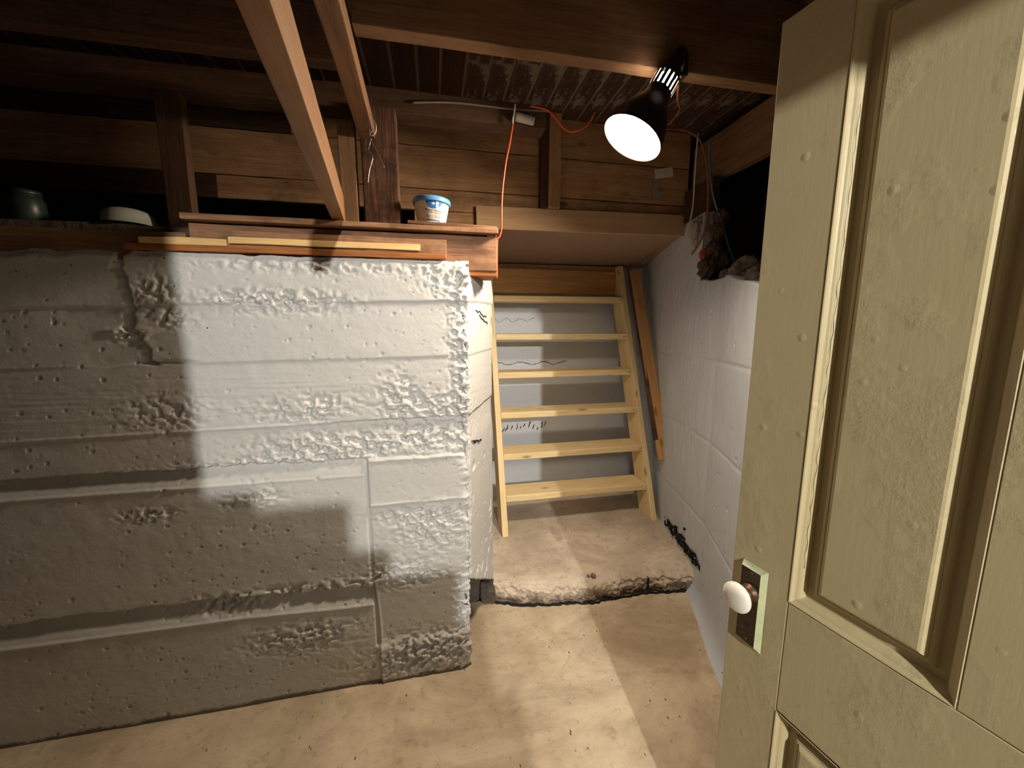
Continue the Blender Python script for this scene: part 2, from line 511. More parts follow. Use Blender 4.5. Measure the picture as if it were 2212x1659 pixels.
def lathe(name, prof, mat, parent=None, seg=40, matrix=None, skip=None, smooth=True):
    """prof: (radius, height) list; skip(i, k) -> leave that quad open"""
    bm = bmesh.new()
    rings = []
    for r, h in prof:
        if r < 1e-5: rings.append([bm.verts.new((0, 0, h))])
        else: rings.append([bm.verts.new((r * math.cos(2 * math.pi * k / seg), r * math.sin(2 * math.pi * k / seg), h)) for k in range(seg)])
    for i, (A, B) in enumerate(zip(rings[:-1], rings[1:])):
        for k in range(seg):
            if skip and skip(i, k): continue
            k2 = (k + 1) % seg
            if len(A) == 1 and len(B) == 1: continue
            if len(A) == 1: bm.faces.new((A[0], B[k2], B[k]))
            elif len(B) == 1: bm.faces.new((A[k], A[k2], B[0]))
            else: bm.faces.new((A[k], A[k2], B[k2], B[k]))
    return bm_obj(name, bm, mat, parent, smooth=smooth, matrix=matrix)

def axis_matrix(origin, z):
    z = Vector(z).normalized()
    x = Vector((0, 1, 0)).cross(z).normalized(); y = z.cross(x)
    m = Matrix((x, y, z)).transposed().to_4x4(); m.translation = Vector(origin)
    return m

# ================================================================== SETTING
# ---- floor
nx, ny = 240, 260
gx, gy = np.meshgrid(np.linspace(-3.3, 2.0, nx), np.linspace(-4.0, 1.80, ny), indexing='ij')
gz = (fbm(gx * 3, gy * 3, 4, 5) - 0.5) * 0.008
fl = grid_mesh('floor', np.stack([gx, gy, gz], -1), M['floor'])
tag(fl, kind='structure')

# ---- the white board-formed concrete wall with its splayed end
def wall_path(poly, step):
    pts = [np.array(p, float) for p in poly]
    P = []; Nn = []; Sx = []; s = 0
    for a, b in zip(pts[:-1], pts[1:]):
        L = np.linalg.norm(b - a); n = max(1, int(L / step)); d = (b - a) / L
        for i in range(n):
            P.append(a + (b - a) * i / n); Nn.append((d[1], -d[0])); Sx.append(s + L * i / n)
        s += L
    P.append(pts[-1]); Nn.append((d[1], -d[0])); Sx.append(s)
    P = np.array(P); Nn = np.array(Nn); Sx = np.array(Sx)
    K = Nn.copy()
    for _ in range(2):
        K[1:-1] = (K[:-2] + 2 * K[1:-1] + K[2:]) / 4
    K /= np.linalg.norm(K, axis=1)[:, None]
    return P, K, Sx

WY = 1.42
coarse, _, _ = wall_path([(-3.3, WY), (-2.0, WY)], 0.05)
P1, K1, S1 = wall_path([(-2.0, WY), (0.125, WY), (0.268, 1.78), (0.30, 2.98)], 0.0045)
nc = len(coarse) - 1
P = np.vstack([coarse[:-1], P1]); K = np.vstack([np.tile([[0, -1.0]], (nc, 1)), K1])
S_ = np.concatenate([coarse[:-1, 0], -2.0 + S1])        # arc coordinate = world X on the front face
NV = 400
V = np.linspace(0, 1, NV)
sx, vv = np.meshgrid(S_, V, indexing='ij')
front = sx < 0.125
# top of the wall (crumbly)
top = 1.632 + 0.018 * (fbm(S_ * 14, S_ * 0, 4, 3) - 0.5) - 0.018 * sstep(-1.0, -1.35, S_) + 0.0 * S_
top = np.where(S_ > 0.135, 1.594 + 0.010 * sstep(0.24, 0.42, S_) + 0.006 * (fbm(S_ * 60, S_ * 0, 3, 9) - 0.5), top)
topc = 1.622 - 0.0 * S_
top = top - 0.045 * sstep(0.485, 0.515, S_) * (S_ < 0.56)
top = np.where(S_ > 0.56, 1.72, top)
zz = vv * top[:, None]
d = np.zeros_like(sx)
nl = fbm(sx * 9, zz * 0 + 1.0, 4, 21) - 0.5          # wobble of the board lines along x
col = sx > -0.25                                        # separate right-hand form column
# board rows
def row(zline, a, b, wdt=0.004, wob=0.010):
    zl = zline + wob * nl
    return a + (b - a) * sstep(zl - wdt, zl + wdt, zz)
l1 = 1.466 + (sx + 0.9) * 0.028
lA = 1.275 + (sx + 1.2) * 0.016
l3 = 1.060 + (sx + 0.7) * 0.016
d += row(l1, 0.000, 0.0065)
d += row(lA, -0.004, 0.0, 0.003, 0.004)
# third line: in the right part the board below lies back
back3 = sstep(-0.50, -0.25, sx)
d += np.where(zz < l3, -0.010 * back3 * sstep(0.93, 1.05, zz), 0) + np.where(zz < l3, -0.001, 0)
# thin raised fin on the left half of line 3
d += 0.004 * np.exp(-((zz - l3) / 0.004) ** 2) * (1 - back3)
# left recess beside the ragged vertical break
ck = np.interp(zz, [1.28, 1.295, 1.33, 1.37, 1.40, 1.45, 1.50, 1.57, 1.63], [-0.87, -0.890, -0.888, -0.905, -0.928, -0.905, -0.908, -0.925, -0.900]) + 0.016 * (fbm(zz * 34, zz * 0, 4, 8) - 0.5) * 2
wck = 0.006 + 0.011 * fbm(zz * 23, zz * 0 + 2, 3, 12)
d += (-0.020 * np.exp(-((sx - ck + 0.006) / wck) ** 4) - 0.005 * sstep(ck + 0.006, ck - 0.006, sx) * (1 - sstep(-0.95, -1.25, sx))) * sstep(lA - 0.004, lA + 0.008 + 0.02 * nl, zz)
d += -0.010 * np.exp(-((zz - lA - 0.004 - 0.02 * np.abs(nl)) / 0.005) ** 2) * sstep(-0.92, -0.89, sx) * sstep(-0.74, -0.80, sx)
d += 0.010 * np.exp(-((zz - 1.385) / 0.012) ** 2) * np.exp(-((sx + 0.95) / 0.05) ** 2)
# ledge bands: upper board proud with a ragged foot, then a slope running out to a crisp ridge
def ledge(zr, ztop, depth, mask, seed):
    zt = ztop + 0.020 * (fbm(sx * 11, sx * 0 + 3, 4, seed) - 0.5)
    inb = (zz < zt) & (zz > zr)
    tt = np.clip((zz - zr) / (zt - zr), 0, 1)
    prof = -depth * np.power(tt, 1.4) * sstep(1.0, 0.93, tt)
    out = np.where(inb, prof + 0.002, 0)
    out += 0.005 * np.exp(-((zz - zr) / 0.0035) ** 2)
    out += np.where(zz <= zr, 0.004, 0)
    return out * mask
mL = (sx < -0.25).astype(float)
fall = 0.35 + 0.65 * sstep(-0.45, -0.85, sx)
d += ledge(0.864, 0.932, 0.040, mL, 31) * fall
d += ledge(0.362 - 0.018 * sstep(-0.8, -0.25, sx), 0.450 - 0.03 * sstep(-0.8, -0.25, sx), 0.046, mL, 37)
# right-hand column
mR = (sx > -0.25) & (sx < 0.122)
d += np.where(mR, 0.005 * sstep(0.925, 0.918, zz) * sstep(-0.25, -0.235, sx), 0)
d += np.where(mR, 0.004 * np.exp(-((zz - 0.744 - 0.01 * nl) / 0.006) ** 2), 0)
d += np.where(mR & (zz < 0.744), -0.004, 0)
d += np.where(mR, 0.003 * np.exp(-((zz - 0.920 - 0.02 * nl) / 0.006) ** 2), 0)
d += np.where(mR & (zz < 0.19 + 0.03 * nl), 0.012 * sstep(0.19, 0.15, zz), 0)
# vertical joint
vjx = -0.254 + 0.012 * sstep(0.5, 0.2, zz)
d += np.where(zz < 0.92, -0.006 * np.exp(-((sx - vjx) / 0.0045) ** 2) + 0.004 * np.exp(-((sx - vjx - 0.008) / 0.005) ** 2), 0)
# honeycomb patches (centre x, z, radius x, radius z, strength)
amp = np.full_like(sx, 0.012)
for cx, cz, rx, rz, a in ((-0.48, 1.485, 0.16, 0.03, 1.0), (-0.62, 1.49, 0.10, 0.02, 0.8), (-0.36, 1.60, 0.30, 0.02, 0.5),
                          (0.10, 1.40, 0.035, 0.25, 1.0), (0.105, 1.15, 0.03, 0.2, 1.0), (0.03, 1.58, 0.07, 0.05, 0.6),
                          (-0.13, 1.15, 0.05, 0.07, 1.1), (-0.42, 1.12, 0.12, 0.035, 1.0), (0.02, 1.11, 0.12, 0.04, 0.9),
                          (-0.35, 0.98, 0.22, 0.045, 1.0), (-0.05, 1.00, 0.16, 0.05, 0.9), (-0.55, 0.94, 0.25, 0.012, 0.9),
                          (-0.02, 0.64, 0.11, 0.07, 1.1), (-0.12, 0.70, 0.10, 0.02, 0.9), (-0.15, 0.46, 0.12, 0.05, 0.7),
                          (-0.62, 0.81, 0.07, 0.03, 0.9), (-0.95, 0.78, 0.06, 0.02, 0.9), (-0.42, 0.44, 0.30, 0.02, 1.0),
                          (-0.75, 0.42, 0.10, 0.03, 1.2), (-0.05, 0.10, 0.20, 0.07, 1.3), (0.09, 0.30, 0.03, 0.1, 1.0),
                          (-0.50, 0.25, 0.14, 0.05, 0.8), (-0.84, 1.50, 0.05, 0.05, 0.35), (-0.80, 1.43, 0.06, 0.03, 0.4),
                          (-0.85, 1.12, 0.12, 0.05, 0.35), (-0.93, 1.37, 0.035, 0.018, 1.0), (0.12, 1.55, 0.03, 0.08, 1.3)):
    amp += a * np.exp(-((sx - cx) / rx) ** 2 - ((zz - cz) / rz) ** 2)
rg = fbm(sx * 66 + 1.6 * fbm(sx * 30, zz * 30, 2, 55), zz * 84 + 1.3 * fbm(sx * 22, zz * 22, 2, 57), 4, 51)
rg2 = fbm(sx * 120, zz * 120, 3, 77)
ragged = np.abs(rg - 0.5) * 2
d += amp * (-0.015 * sstep(0.50, 0.66, rg) * (0.5 + rg2) + 0.004 * sstep(0.50, 0.36, rg) + 0.004 * (rg2 - 0.5))
d += 0.0016 * (fbm(sx * 25, zz * 25, 4, 90) - 0.5) + 0.006 * (fbm(sx * 2.5, zz * 5, 3, 93) - 0.5)
pt = pits(sx, zz, 0.055, 101, 0.33, 1.0, 0.11) + pits(sx, zz, 0.024, 131, 0.20 , 0.6, 0.16) * (fbm(sx * 5, zz * 5, 3, 140) > 0.5)
d -= 0.008 * pt
# fine horizontal board grain in some courses
gr = fbm(sx * 6, zz * 120, 3, 150) - 0.5
d += 0.0022 * gr * (np.exp(-((zz - 1.16) / 0.09) ** 2) + np.exp(-((zz - 0.42) / 0.05) ** 2))
# end face: dirty undercut below the paint, broken arris at the corner
endf = (sx > 0.125)
corner = np.exp(-((sx - 0.125) / 0.012) ** 2)
d += corner * (-0.016 * rg2 * sstep(0.45, 0.65, rg) - 0.003)
d += -0.016 * sstep(0.50, 0.68, fbm(zz * 15, zz * 0 + 4, 4, 61)) * np.exp(-((sx - 0.122) / (0.008 + 0.022 * fbm(zz * 25, zz * 0 + 9, 3, 63))) ** 2)
pz = np.interp(sx, [0.125, 0.50, 0.56, 9.0], [0.395, 0.135, 0.10, 0.10]) + 0.012 * (rg - 0.5)
under = endf & (zz < pz)
d = np.where(endf & ~under, d * 0.8, d)
d = d - endf * 0.006 * sstep(0.60, 0.72, fbm(sx * 26, zz * 26, 4, 66)) * sstep(0.5, 0.6, fbm(sx * 5, zz * 5, 3, 67))
d = np.where(under, d - 0.19 * sstep(0.126, 0.135, sx) * sstep(0.60, 0.52, sx) - 0.02 * rg2, d)
up_edge = sstep(1.0, 0.985, vv)
Pw = np.zeros(sx.shape + (3,))
Pw[..., 0] = P[:, 0][:, None] + K[:, 0][:, None] * d
Pw[..., 1] = P[:, 1][:, None] + K[:, 1][:, None] * d
Pw[..., 2] = zz
# chamfered shoulder at the top of the end face's far arris, rounded top lip
Pw[..., 1] += 0.012 * (1 - up_edge)
# top cap going back behind the lip
capn = 5
cap = np.zeros((sx.shape[0], capn, 3))
nvec = K
for j in range(capn):
    t = (j + 1) / capn
    lump = fbm(S_ * 30, S_ * 0 + j, 3, 60) * 0.012
    cap[:, j, 0] = Pw[:, -1, 0] - K[:, 0] * 0.10 * t
    cap[:, j, 1] = Pw[:, -1, 1] - K[:, 1] * 0.10 * t
    cap[:, j, 2] = Pw[:, -1, 2] - 0.004 - lump * 0.6 - 0.034 * t * (S_ < 0.13)
Pall = np.concatenate([Pw, cap], axis=1)
wl = grid_mesh('wall_left', Pall, M['white_wall'])
tag(wl, kind='structure')
wl.data.materials.append(M['bare'])
_n = len(wl.data.polygons); _c = np.zeros(_n * 3); wl.data.polygons.foreach_get('center', _c); _c = _c.reshape(-1, 3)
_j = fbm(_c[:, 0] * 60 + _c[:, 1] * 60, _c[:, 2] * 60, 3, 71)
wl.data.polygons.foreach_set('material_index', ((_c[:, 0] > -0.08) & (_c[:, 1] > 1.447) & (_c[:, 1] < 2.0) & (_c[:, 2] < 0.42) & ((_c[:, 0] - 0.125) * 0.929 - (_c[:, 1] - 1.42) * 0.369 < -0.030)).astype(np.int32))
def wall_crack(parent, P3, nrm, wid): crack_strip('paint_crack', P3, wid, M['crack'], nrm, parent)

# ---- back wall of the alcove
def simple_wall(name, a, b, z0, z1, mat, amp=0.004, step=0.012, seed=0, cracks=()):
    a = np.array(a, float); b = np.array(b, float); L = np.linalg.norm(b - a)
    dirv = (b - a) / L; n = np.array([dirv[1], -dirv[0]])
    s, z = np.meshgrid(np.linspace(0, L, int(L / step)), np.linspace(z0, z1, int((z1 - z0) / step)), indexing='ij')
    dd = amp * 2 * (fbm(s * 3, z * 4, 4, seed) - 0.5) + 0.002 * (fbm(s * 30, z * 30, 3, seed + 5) - 0.5) - 0.006 * pits(s, z, 0.09, seed + 9, 0.4, 1, 0.12)
    for zc, dep, wv in cracks:
        zl = zc + wv * (fbm(s * 8, s * 0, 4, seed + 13) - 0.5)
        dd -= dep * np.exp(-((z - zl) / 0.006) ** 2)
    Q = np.zeros(s.shape + (3,))
    Q[..., 0] = a[0] + dirv[0] * s + n[0] * dd
    Q[..., 1] = a[1] + dirv[1] * s + n[1] * dd
    Q[..., 2] = z
    return grid_mesh(name, Q, mat)
bw = simple_wall('wall_back', (0.20, 2.95), (1.80, 2.95), 0.0, 2.0, M['alcove_wall'], 0.004, 0.01, 7,
                 ((1.46, 0.004, 0.03), (1.12, 0.006, 0.02), (0.80, 0.003, 0.02), (0.36, 0.003, 0.02)))
tag(bw, kind='structure')
# dark cracks and drips left in the alcove wall paint: recessed lines of bare concrete
def crack_strip(name, pts, wid, mat, normal, parent):
    bm = bmesh.new(); nrm = Vector(normal)
    prev = None
    for i, p in enumerate(pts):
        p = Vector(p); t = (Vector(pts[min(i + 1, len(pts) - 1)]) - Vector(pts[max(0, i - 1)])).normalized()
        s = t.cross(nrm).normalized() * wid * (0.4 + 0.9 * random.random()) * (0.3 if i in (0, len(pts) - 1) else 1)
        a, b = bm.verts.new(p + s + nrm * 0.001), bm.verts.new(p - s + nrm * 0.001)
        c, e = bm.verts.new(p + s - nrm * 0.02), bm.verts.new(p - s - nrm * 0.02)
        if prev:
            bm.faces.new((prev[0], a, b, prev[1])); bm.faces.new((prev[2], c, a, prev[0])); bm.faces.new((prev[1], b, e, prev[3]))
        prev = (a, b, c, e)
    return bm_obj(name, bm, mat, parent)
en = Vector((0.929, -0.369, 0)); ed_ = Vector((0.369, 0.929, 0))
for s0, s1, z0, wd in ((0.10, 0.28, 1.470, 0.0012), (0.16, 0.30, 1.445, 0.0010), (0.04, 0.17, 0.955, 0.0014)):
    q = Vector((0.125, WY, 0)) + en * 0.0015
    wall_crack(wl, [q + ed_ * (s0 + (s1 - s0) * i / 18) + Vector((0, 0, z0 - 0.03 * i / 18 + random.uniform(-0.006, 0.006))) for i in range(19)], en, wd)
for z0, wv, x0, x1, wd in ((1.455, 0.012, 0.42, 0.78, 0.0008), (1.118, 0.010, 0.44, 1.05, 0.0016)):
    pts = [(x0 + (x1 - x0) * i / 30, 2.946, z0 + wv * (random.random() - 0.5) + 0.012 * math.sin(i * 0.7)) for i in range(31)]
    crack_strip('paint_crack', pts, wd, M['crack'], (0, -1, 0), bw)
for i in range(11):
    x = 0.52 + 0.035 * i + random.uniform(-0.01, 0.01); z = 0.585 + random.uniform(-0.02, 0.02)
    pts = [(x + random.uniform(-0.006, 0.006) + 0.004 * k, 2.945, z + 0.014 * k) for k in range(random.choice((3, 4, 5)))]
    crack_strip('paint_drip', pts, 0.0035, M['crack'], (0, -1, 0), bw)

# ---- right wall: leaning in towards the camera, broken top, coved foot
Pr, Kr, Sr = wall_path([(1.70, 2.98), (1.452, 2.165), (1.385, 1.87), (1.32, 1.60), (1.165, 1.24), (1.02, 0.85), (0.95, 0.3), (0.95, -0.2)], 0.009)
Kr = Kr * 1.0
yy = Pr[:, 1]
rtop = np.where(yy > 1.83, 1.985, 1.63 + 0.02 * (fbm(yy * 12, yy * 0, 4, 4) - 0.5) - 0.20 * np.clip(1.55 - yy, 0, 1) * 1.1)
rtop = np.where(yy > 1.83, 1.985, rtop - 0.0)
rtop = np.where((yy > 1.76) & (yy <= 1.83), 1.64 + 0.0 * yy, rtop)
sr, vr = np.meshgrid(np.arange(len(Pr)) * 0.009, np.linspace(0, 1, 220), indexing='ij')
zr = vr * rtop[:, None]
dr = 0.020 * (fbm(sr * 2.0, zr * 2.0, 3, 201) - 0.5) + 0.005 * (fbm(sr * 22, zr * 9, 4, 203) - 0.5)
dr += 0.0035 * (fbm(sr * 60, zr * 14, 3, 209) - 0.5)
dr -= 0.010 * pits(sr, zr, 0.10, 205, 0.5, 1, 0.10)
dr += 0.050 * np.exp(-zr / 0.035)
for zc in (0.42, 0.84, 1.24):
    dr -= 0.004 * np.exp(-((zr - zc - 0.02 * (fbm(sr * 3, sr * 0, 3, 211) - 0.5)) / 0.006) ** 2)
gap = (np.exp(-((zr - 0.165 - 0.03 * (fbm(sr * 10, sr * 0, 4, 213) - 0.5)) / 0.016) ** 2)) * (yy[:, None] > 1.60) * (yy[:, None] < 2.12)
dr -= gap * 0.04 * sstep(0.35, 0.6, fbm(sr * 25, zr * 25, 3, 215))
Qr = np.zeros(sr.shape + (3,))
Qr[..., 0] = Pr[:, 0][:, None] + Kr[:, 0][:, None] * dr
Qr[..., 1] = Pr[:, 1][:, None] + Kr[:, 1][:, None] * dr
Qr[..., 2] = zr
capr = np.zeros((len(Pr), 6, 3))
for j in range(6):
    t = (j + 1) / 6
    cw = np.where(yy > 1.80, 0.045, 0.18)
    capr[:, j, 0] = Qr[:, -1, 0] - Kr[:, 0] * cw * t
    capr[:, j, 1] = Qr[:, -1, 1] - Kr[:, 1] * cw * t
    capr[:, j, 2] = Qr[:, -1, 2] + 0.03 * (fbm(yy * 12, yy * 0 + j, 3, 219) - 0.5)
rw = grid_mesh('wall_right', np.concatenate([Qr, capr], axis=1), M['right_wall'])
tag(rw, kind='structure')
# black pockets where the slab has pulled away from the right wall
def blotch(name, c, n, r, seed, parent, mat):
    rnd = random.Random(seed); bm = bmesh.new()
    c = Vector(c); n = Vector(n).normalized(); a = n.cross(Vector((0, 0, 1))).normalized(); b = Vector((0, 0, 1))
    ring = []
    for k in range(14):
        q = 2 * math.pi * k / 14; rr = r * rnd.uniform(0.45, 1.1)
        ring.append(bm.verts.new(c + a * math.cos(q) * rr * 1.5 + b * math.sin(q) * rr + n * 0.003))
    ctr = bm.verts.new(c - n * 0.02)
    for k in range(14): bm.faces.new((ctr, ring[k], ring[(k + 1) % 14]))
    return bm_obj(name, bm, mat, parent)

# ---- room shell: front wall with the doorway, other room, crawl-space limits
shell = []
def shellbox(name, x0, x1, y0, y1, z0, z1, mat, kind='structure'):
    o = bx(name, x0, x1, y0, y1, z0, z1, mat, bev=0)
    tag(o, kind=kind); shell.append(o); return o
JL, JR, HB = -0.287, 0.79, 1.985
shellbox('wall_crawl_back', -3.3, 2.0, 3.0, 3.05, 0.0, 2.52, M['board_shaded'])
shellbox('wall_front', -3.3, JL, -0.32, -0.20, 0.0, 2.50, M['room'])
shellbox('wall_front', JR, 2.0, -0.32, -0.20, 0.0, 2.50, M['room'])
shellbox('wall_front', JL, JR, -0.32, -0.20, HB, 2.50, M['room'])
shellbox('wall_side', -3.35, -3.30, -0.2, 3.0, 0.0, 2.52, M['board_shaded'])
shellbox('wall_far_side', 2.0, 2.05, -0.2, 3.05, 0.0, 2.52, M['board_shaded'])
shellbox('wall_room_back', -2.0, 2.0, -4.05, -4.0, 0.0, 2.50, M['room'])
shellbox('wall_room_left', -2.05, -2.0, -4.0, -0.2, 0.0, 2.50, M['room'])
shellbox('wall_room_right', 2.0, 2.05, -4.0, -0.2, 0.0, 2.50, M['room'])
shellbox('ceiling_room', -2.0, 2.0, -4.0, -0.33, 2.505, 2.54, M['room'])

# ---- basement ceiling: sub-floor boards running away from the camera, separate boards with gaps
ce = empty('ceiling'); tag(ce, kind='structure')
bxs = -3.25; k = 0
seams = [-0.118, -0.118 + 0.087]
x = -3.27
rnd = random.Random(11)
while x < 1.98:
    wdt = 0.098 if x < -0.6 or x > 1.2 else rnd.choice((0.088, 0.094, 0.100, 0.086))
    wdt *= 1.12
    mt = M['ceil_wash'] if x > 0.12 else M['ceil']
    bx('board', x, x + wdt - 0.013, -0.2, 2.98, 2.48, 2.4828, mt, ce, along='y', bev=0)
    x += wdt; k += 1
# pale lath / plaster keys showing between the boards
bx('backing_panel', -3.3, 2.0, -0.2, 3.0, 2.483, 2.51, M['lath'], ce, bev=0)

# ---- board wall above the foundation
bwall = empty('wall_rim'); tag(bwall, kind='structure')
rows = [(1.74, 1.985, [-0.075, 0.30]), (1.988, 2.088, [-3.28, -0.95, 1.46]), (2.092, 2.285, [-3.28, -1.75, 1.46]), (2.290, 2.478, [-3.28, -0.62, 1.46])]
for i, (z0, z1, xs) in enumerate(rows):
    for a, b in zip(xs[:-1], xs[1:]):
        bx('board', a + 0.001, b - 0.001, 2.10 + 0.004 * random.random(), 2.125, z0, z1, (M['board'] if i != 1 else M['board2']) if b > 0 and i != 1 or i == 1 and b > 0 else M['board_shaded'], bwall, bev=0.002, rough=0.0015, seed=i)
# soil of the crawl space behind the sill
sx2, sy2 = np.meshgrid(np.linspace(-3.28, 0.22, 120), np.linspace(1.50, 2.10, 30), indexing='ij')
sz2 = 1.722 + 0.012 * fbm(sx2 * 9, sy2 * 9, 4, 301)
sz2[:, 0] = 1.60
so = grid_mesh('floor_crawlspace', np.stack([sx2, sy2, sz2], -1), M['soil'])
tag(so, kind='structure')

# ---- soffit over the ladder
sf = empty('trim_1'); tag(sf, kind='structure')
mesh_obj('sloped_panel', [(0.29, 2.105, 1.905), (1.50, 2.105, 1.93), (1.69, 2.94, 1.872), (0.29, 2.94, 1.858),
                          (0.29, 2.105, 1.925), (1.50, 2.105, 1.95), (1.69, 2.94, 1.892), (0.29, 2.94, 1.878)],
         [(0, 3, 2, 1), (4, 5, 6, 7), (0, 1, 5, 4), (1, 2, 6, 5), (2, 3, 7, 6), (3, 0, 4, 7)], M['soffit'], sf)
plank('header_strip', (0.235, 2.085, 1.960), (1.455, 2.085, 1.978), 0.112, 0.022, M['soffit_strip'], sf, bev=0.002)

# ---- raised broken slab at the foot of the ladder
fx = np.array([0.14, 0.262, 0.40, 0.527, 0.65, 0.765, 0.90, 1.035, 1.20, 1.362, 1.50])
fy = np.array([1.86, 1.79, 1.735, 1.712, 1.70, 1.682, 1.688, 1.695, 1.672, 1.655, 1.64])
ns = 300
xs_ = np.linspace(0.14, 1.60, ns)
fyy = np.interp(xs_, fx, fy) + 0.012 * (fbm(xs_ * 22, xs_ * 0, 4, 401) - 0.5)
prof = []
T = 70
tt = np.linspace(0, 1, T)
G = np.zeros((ns, T + 40, 3))
top_y = np.linspace(1.0, 0.0, 40)       # back to front on the top
for j in range(40):
    yb = fyy + 0.03 + (2.97 - fyy - 0.03) * (top_y[j] ** 1.3)
    G[:, j, 0] = xs_; G[:, j, 1] = yb
    G[:, j, 2] = 0.118 + 0.006 * (fbm(xs_ * 6, yb * 6, 4, 405) - 0.5) - 0.006 * (top_y[j] < 0.05)
htop = 0.112 - 0.012 * sstep(0.9, 1.3, xs_)
for j in range(T):
    t = tt[j]
    zt = htop * (1 - t)
    rough = 0.055 * (fbm(xs_ * 17, zt * 24 + 2, 4, 409) - 0.5) * math.sin(min(1, t * 1.4 + 0.12) * math.pi * 0.6) + 0.020 * (fbm(xs_ * 60, zt * 70, 3, 411) - 0.5)
    rnd_edge = 0.03 * (1 - min(1, t / 0.25)) ** 2
    under = -0.020 * sstep(0.86, 1.0, t)
    G[:, 40 + j, 0] = xs_
    G[:, 40 + j, 1] = fyy + rnd_edge - rough - under - 0.006
    G[:, 40 + j, 2] = zt - (0.008 * (fbm(xs_ * 30, xs_ * 0 + j, 3, 413)) if j < 6 else 0) - (0.01 if j == T - 1 else 0)
st = grid_mesh('concrete_step', G, M['step'], flip=True)
tag(st, 'raised broken-edged concrete slab under the foot of the pale pine ladder', 'concrete step')
pts = [(0.262 + 1.1 * i / 60, float(np.interp(0.262 + 1.1 * i / 60, fx, fy)) - 0.014 + random.uniform(-0.006, 0.006), 0.006) for i in range(61)]
crack_strip('base_crack', [(p[0], p[1], 0.008) for p in pts], 0.0036, M['crack'], (0, 0, 1), st)
crack_strip('face_crack', [(1.075, 1.668, 0.012 + 0.012 * i + 0.0) for i in range(8)], 0.0008, M['crack'], (0, -1, 0), st)
for i, (x, y, z, a, b_, c_, txt) in enumerate(((0.165, 1.80, 0.075, 0.035, 0.03, 0.075, 'dark grimy block in the gap under the white wall corner'),
                                             (0.235, 1.795, 0.060, 0.040, 0.035, 0.060, 'blackened broken lump at the slab corner beside the grimy block'))):
    bm = bmesh.new(); bmesh.ops.create_icosphere(bm, subdivisions=4, radius=1)
    for v in bm.verts:
        n_ = float(fbm(np.array([v.co.x * 2 + 7 * i]), np.array([v.co.z * 2 + v.co.y]), 4, 90 + i)[0])
        m_ = max(abs(v.co.x), abs(v.co.y), abs(v.co.z))
        v.co = v.co / m_ ** 0.7 * (0.7 + 0.5 * n_); v.co = Vector((v.co.x * a, v.co.y * b_, v.co.z * c_))
    tag(bm_obj('broken_block', bm, M['bare'], matrix=Matrix.Translation((x, y, z))), txt, 'rubble')
# loose bits of concrete on the lip
for i, (x, y, r) in enumerate(((0.78, 1.715, 0.014), (0.755, 1.72, 0.008))):
    bm = bmesh.new(); bmesh.ops.create_icosphere(bm, subdivisions=2, radius=r)
    for v in bm.verts: v.co *= random.uniform(0.8, 1.15); v.co.z *= 0.6
    tag(bm_obj('concrete_crumb', bm, M['chunk'], matrix=Matrix.Translation((x, y, 0.117 + r * 0.5))),
        ('larger loose concrete crumb on the slab lip', 'tiny loose concrete crumb just behind the larger one on the slab lip')[i], 'rubble')
# dark pockets along the slab and right wall
for i, (y, z, r) in enumerate(((1.64, 0.17, 0.018), (1.70, 0.185, 0.020), (1.77, 0.17, 0.016), (1.84, 0.20, 0.022), (1.92, 0.19, 0.016), (2.02, 0.18, 0.012), (1.80, 0.27, 0.009), (1.95, 0.15, 0.014))):
    xw = float(np.interp(y, [0.85, 1.24, 1.60, 1.87, 2.165], [1.02, 1.165, 1.32, 1.385, 1.452]))
    blotch('black_pocket', (xw - 0.007, y, z), (-0.97, 0.25, 0), r, i, rw, M['crack'])

def rwx(y): return float(np.interp(y, [0.85, 1.24, 1.60, 1.87, 2.165], [1.02, 1.165, 1.32, 1.385, 1.452]))
crack_strip('dark_gap', [(rwx(1.60 + 0.014 * i) - 0.006, 1.60 + 0.014 * i, 0.160 + 0.016 * math.sin(i * 0.9) + random.uniform(-0.008, 0.008)) for i in range(36)], 0.007, M['crack'], (-0.97, 0.25, 0), rw)
for i in range(14):
    y = 1.62 + 0.034 * i + random.uniform(-0.01, 0.01)
    blotch('black_pocket', (rwx(y) - 0.006, y, 0.165 + random.uniform(-0.015, 0.05)), (-0.97, 0.25, 0), random.uniform(0.006, 0.017), 60 + i, rw, M['crack'])

# ================================================================== DOOR (open, seen from its face)
DP = Vector((0.640, 0.675, 0.0)); da = math.radians(-9.92)
dv = Vector((math.sin(da), math.cos(da), 0))         # away from the hinge
dn = Vector((-math.cos(da), math.sin(da), 0))        # outward face normal (towards -X)
door = empty('door_1', DP); tag(door, kind='structure')
# local frame: +X = towards hinge (-dv), +Y = outward normal, +Z up
door.matrix_world = Matrix.Translation(DP) @ Matrix((-dv, dn, Vector((0, 0, 1)))).transposed().to_4x4()
DT = 0.036
def dbox(name, u0, u1, z0, z1, w0=-DT, w1=0.0, mat=None, bev=0.0016):
    bm = bmesh.new()
    bmesh.ops.create_cube(bm, size=1)
    for v in bm.verts:
        v.co = Vector(((v.co.x + 0.5) * (u1 - u0) + u0, (v.co.y + 0.5) * (w1 - w0) + w0, (v.co.z + 0.5) * (z1 - z0) + z0))
    if bev: bmesh.ops.bevel(bm, geom=list(bm.edges), offset=bev, segments=2, affect='EDGES', profile=0.6)
    return bm_obj(name, bm, mat or M['door'], door)
DB, DTOP = 0.06, 1.948
ua, ub, uc, ud, ue = 0.120, 0.348, 0.470, 0.698, 0.818
dbox('stile', 0, ua - 0.0004, DB, DTOP)
dbox('stile', ud + 0.0004, ue, DB, DTOP)
dbox('mullion', ub, uc, 0.872, 1.905)
dbox('mullion', ub, uc, 0.25, 0.630)
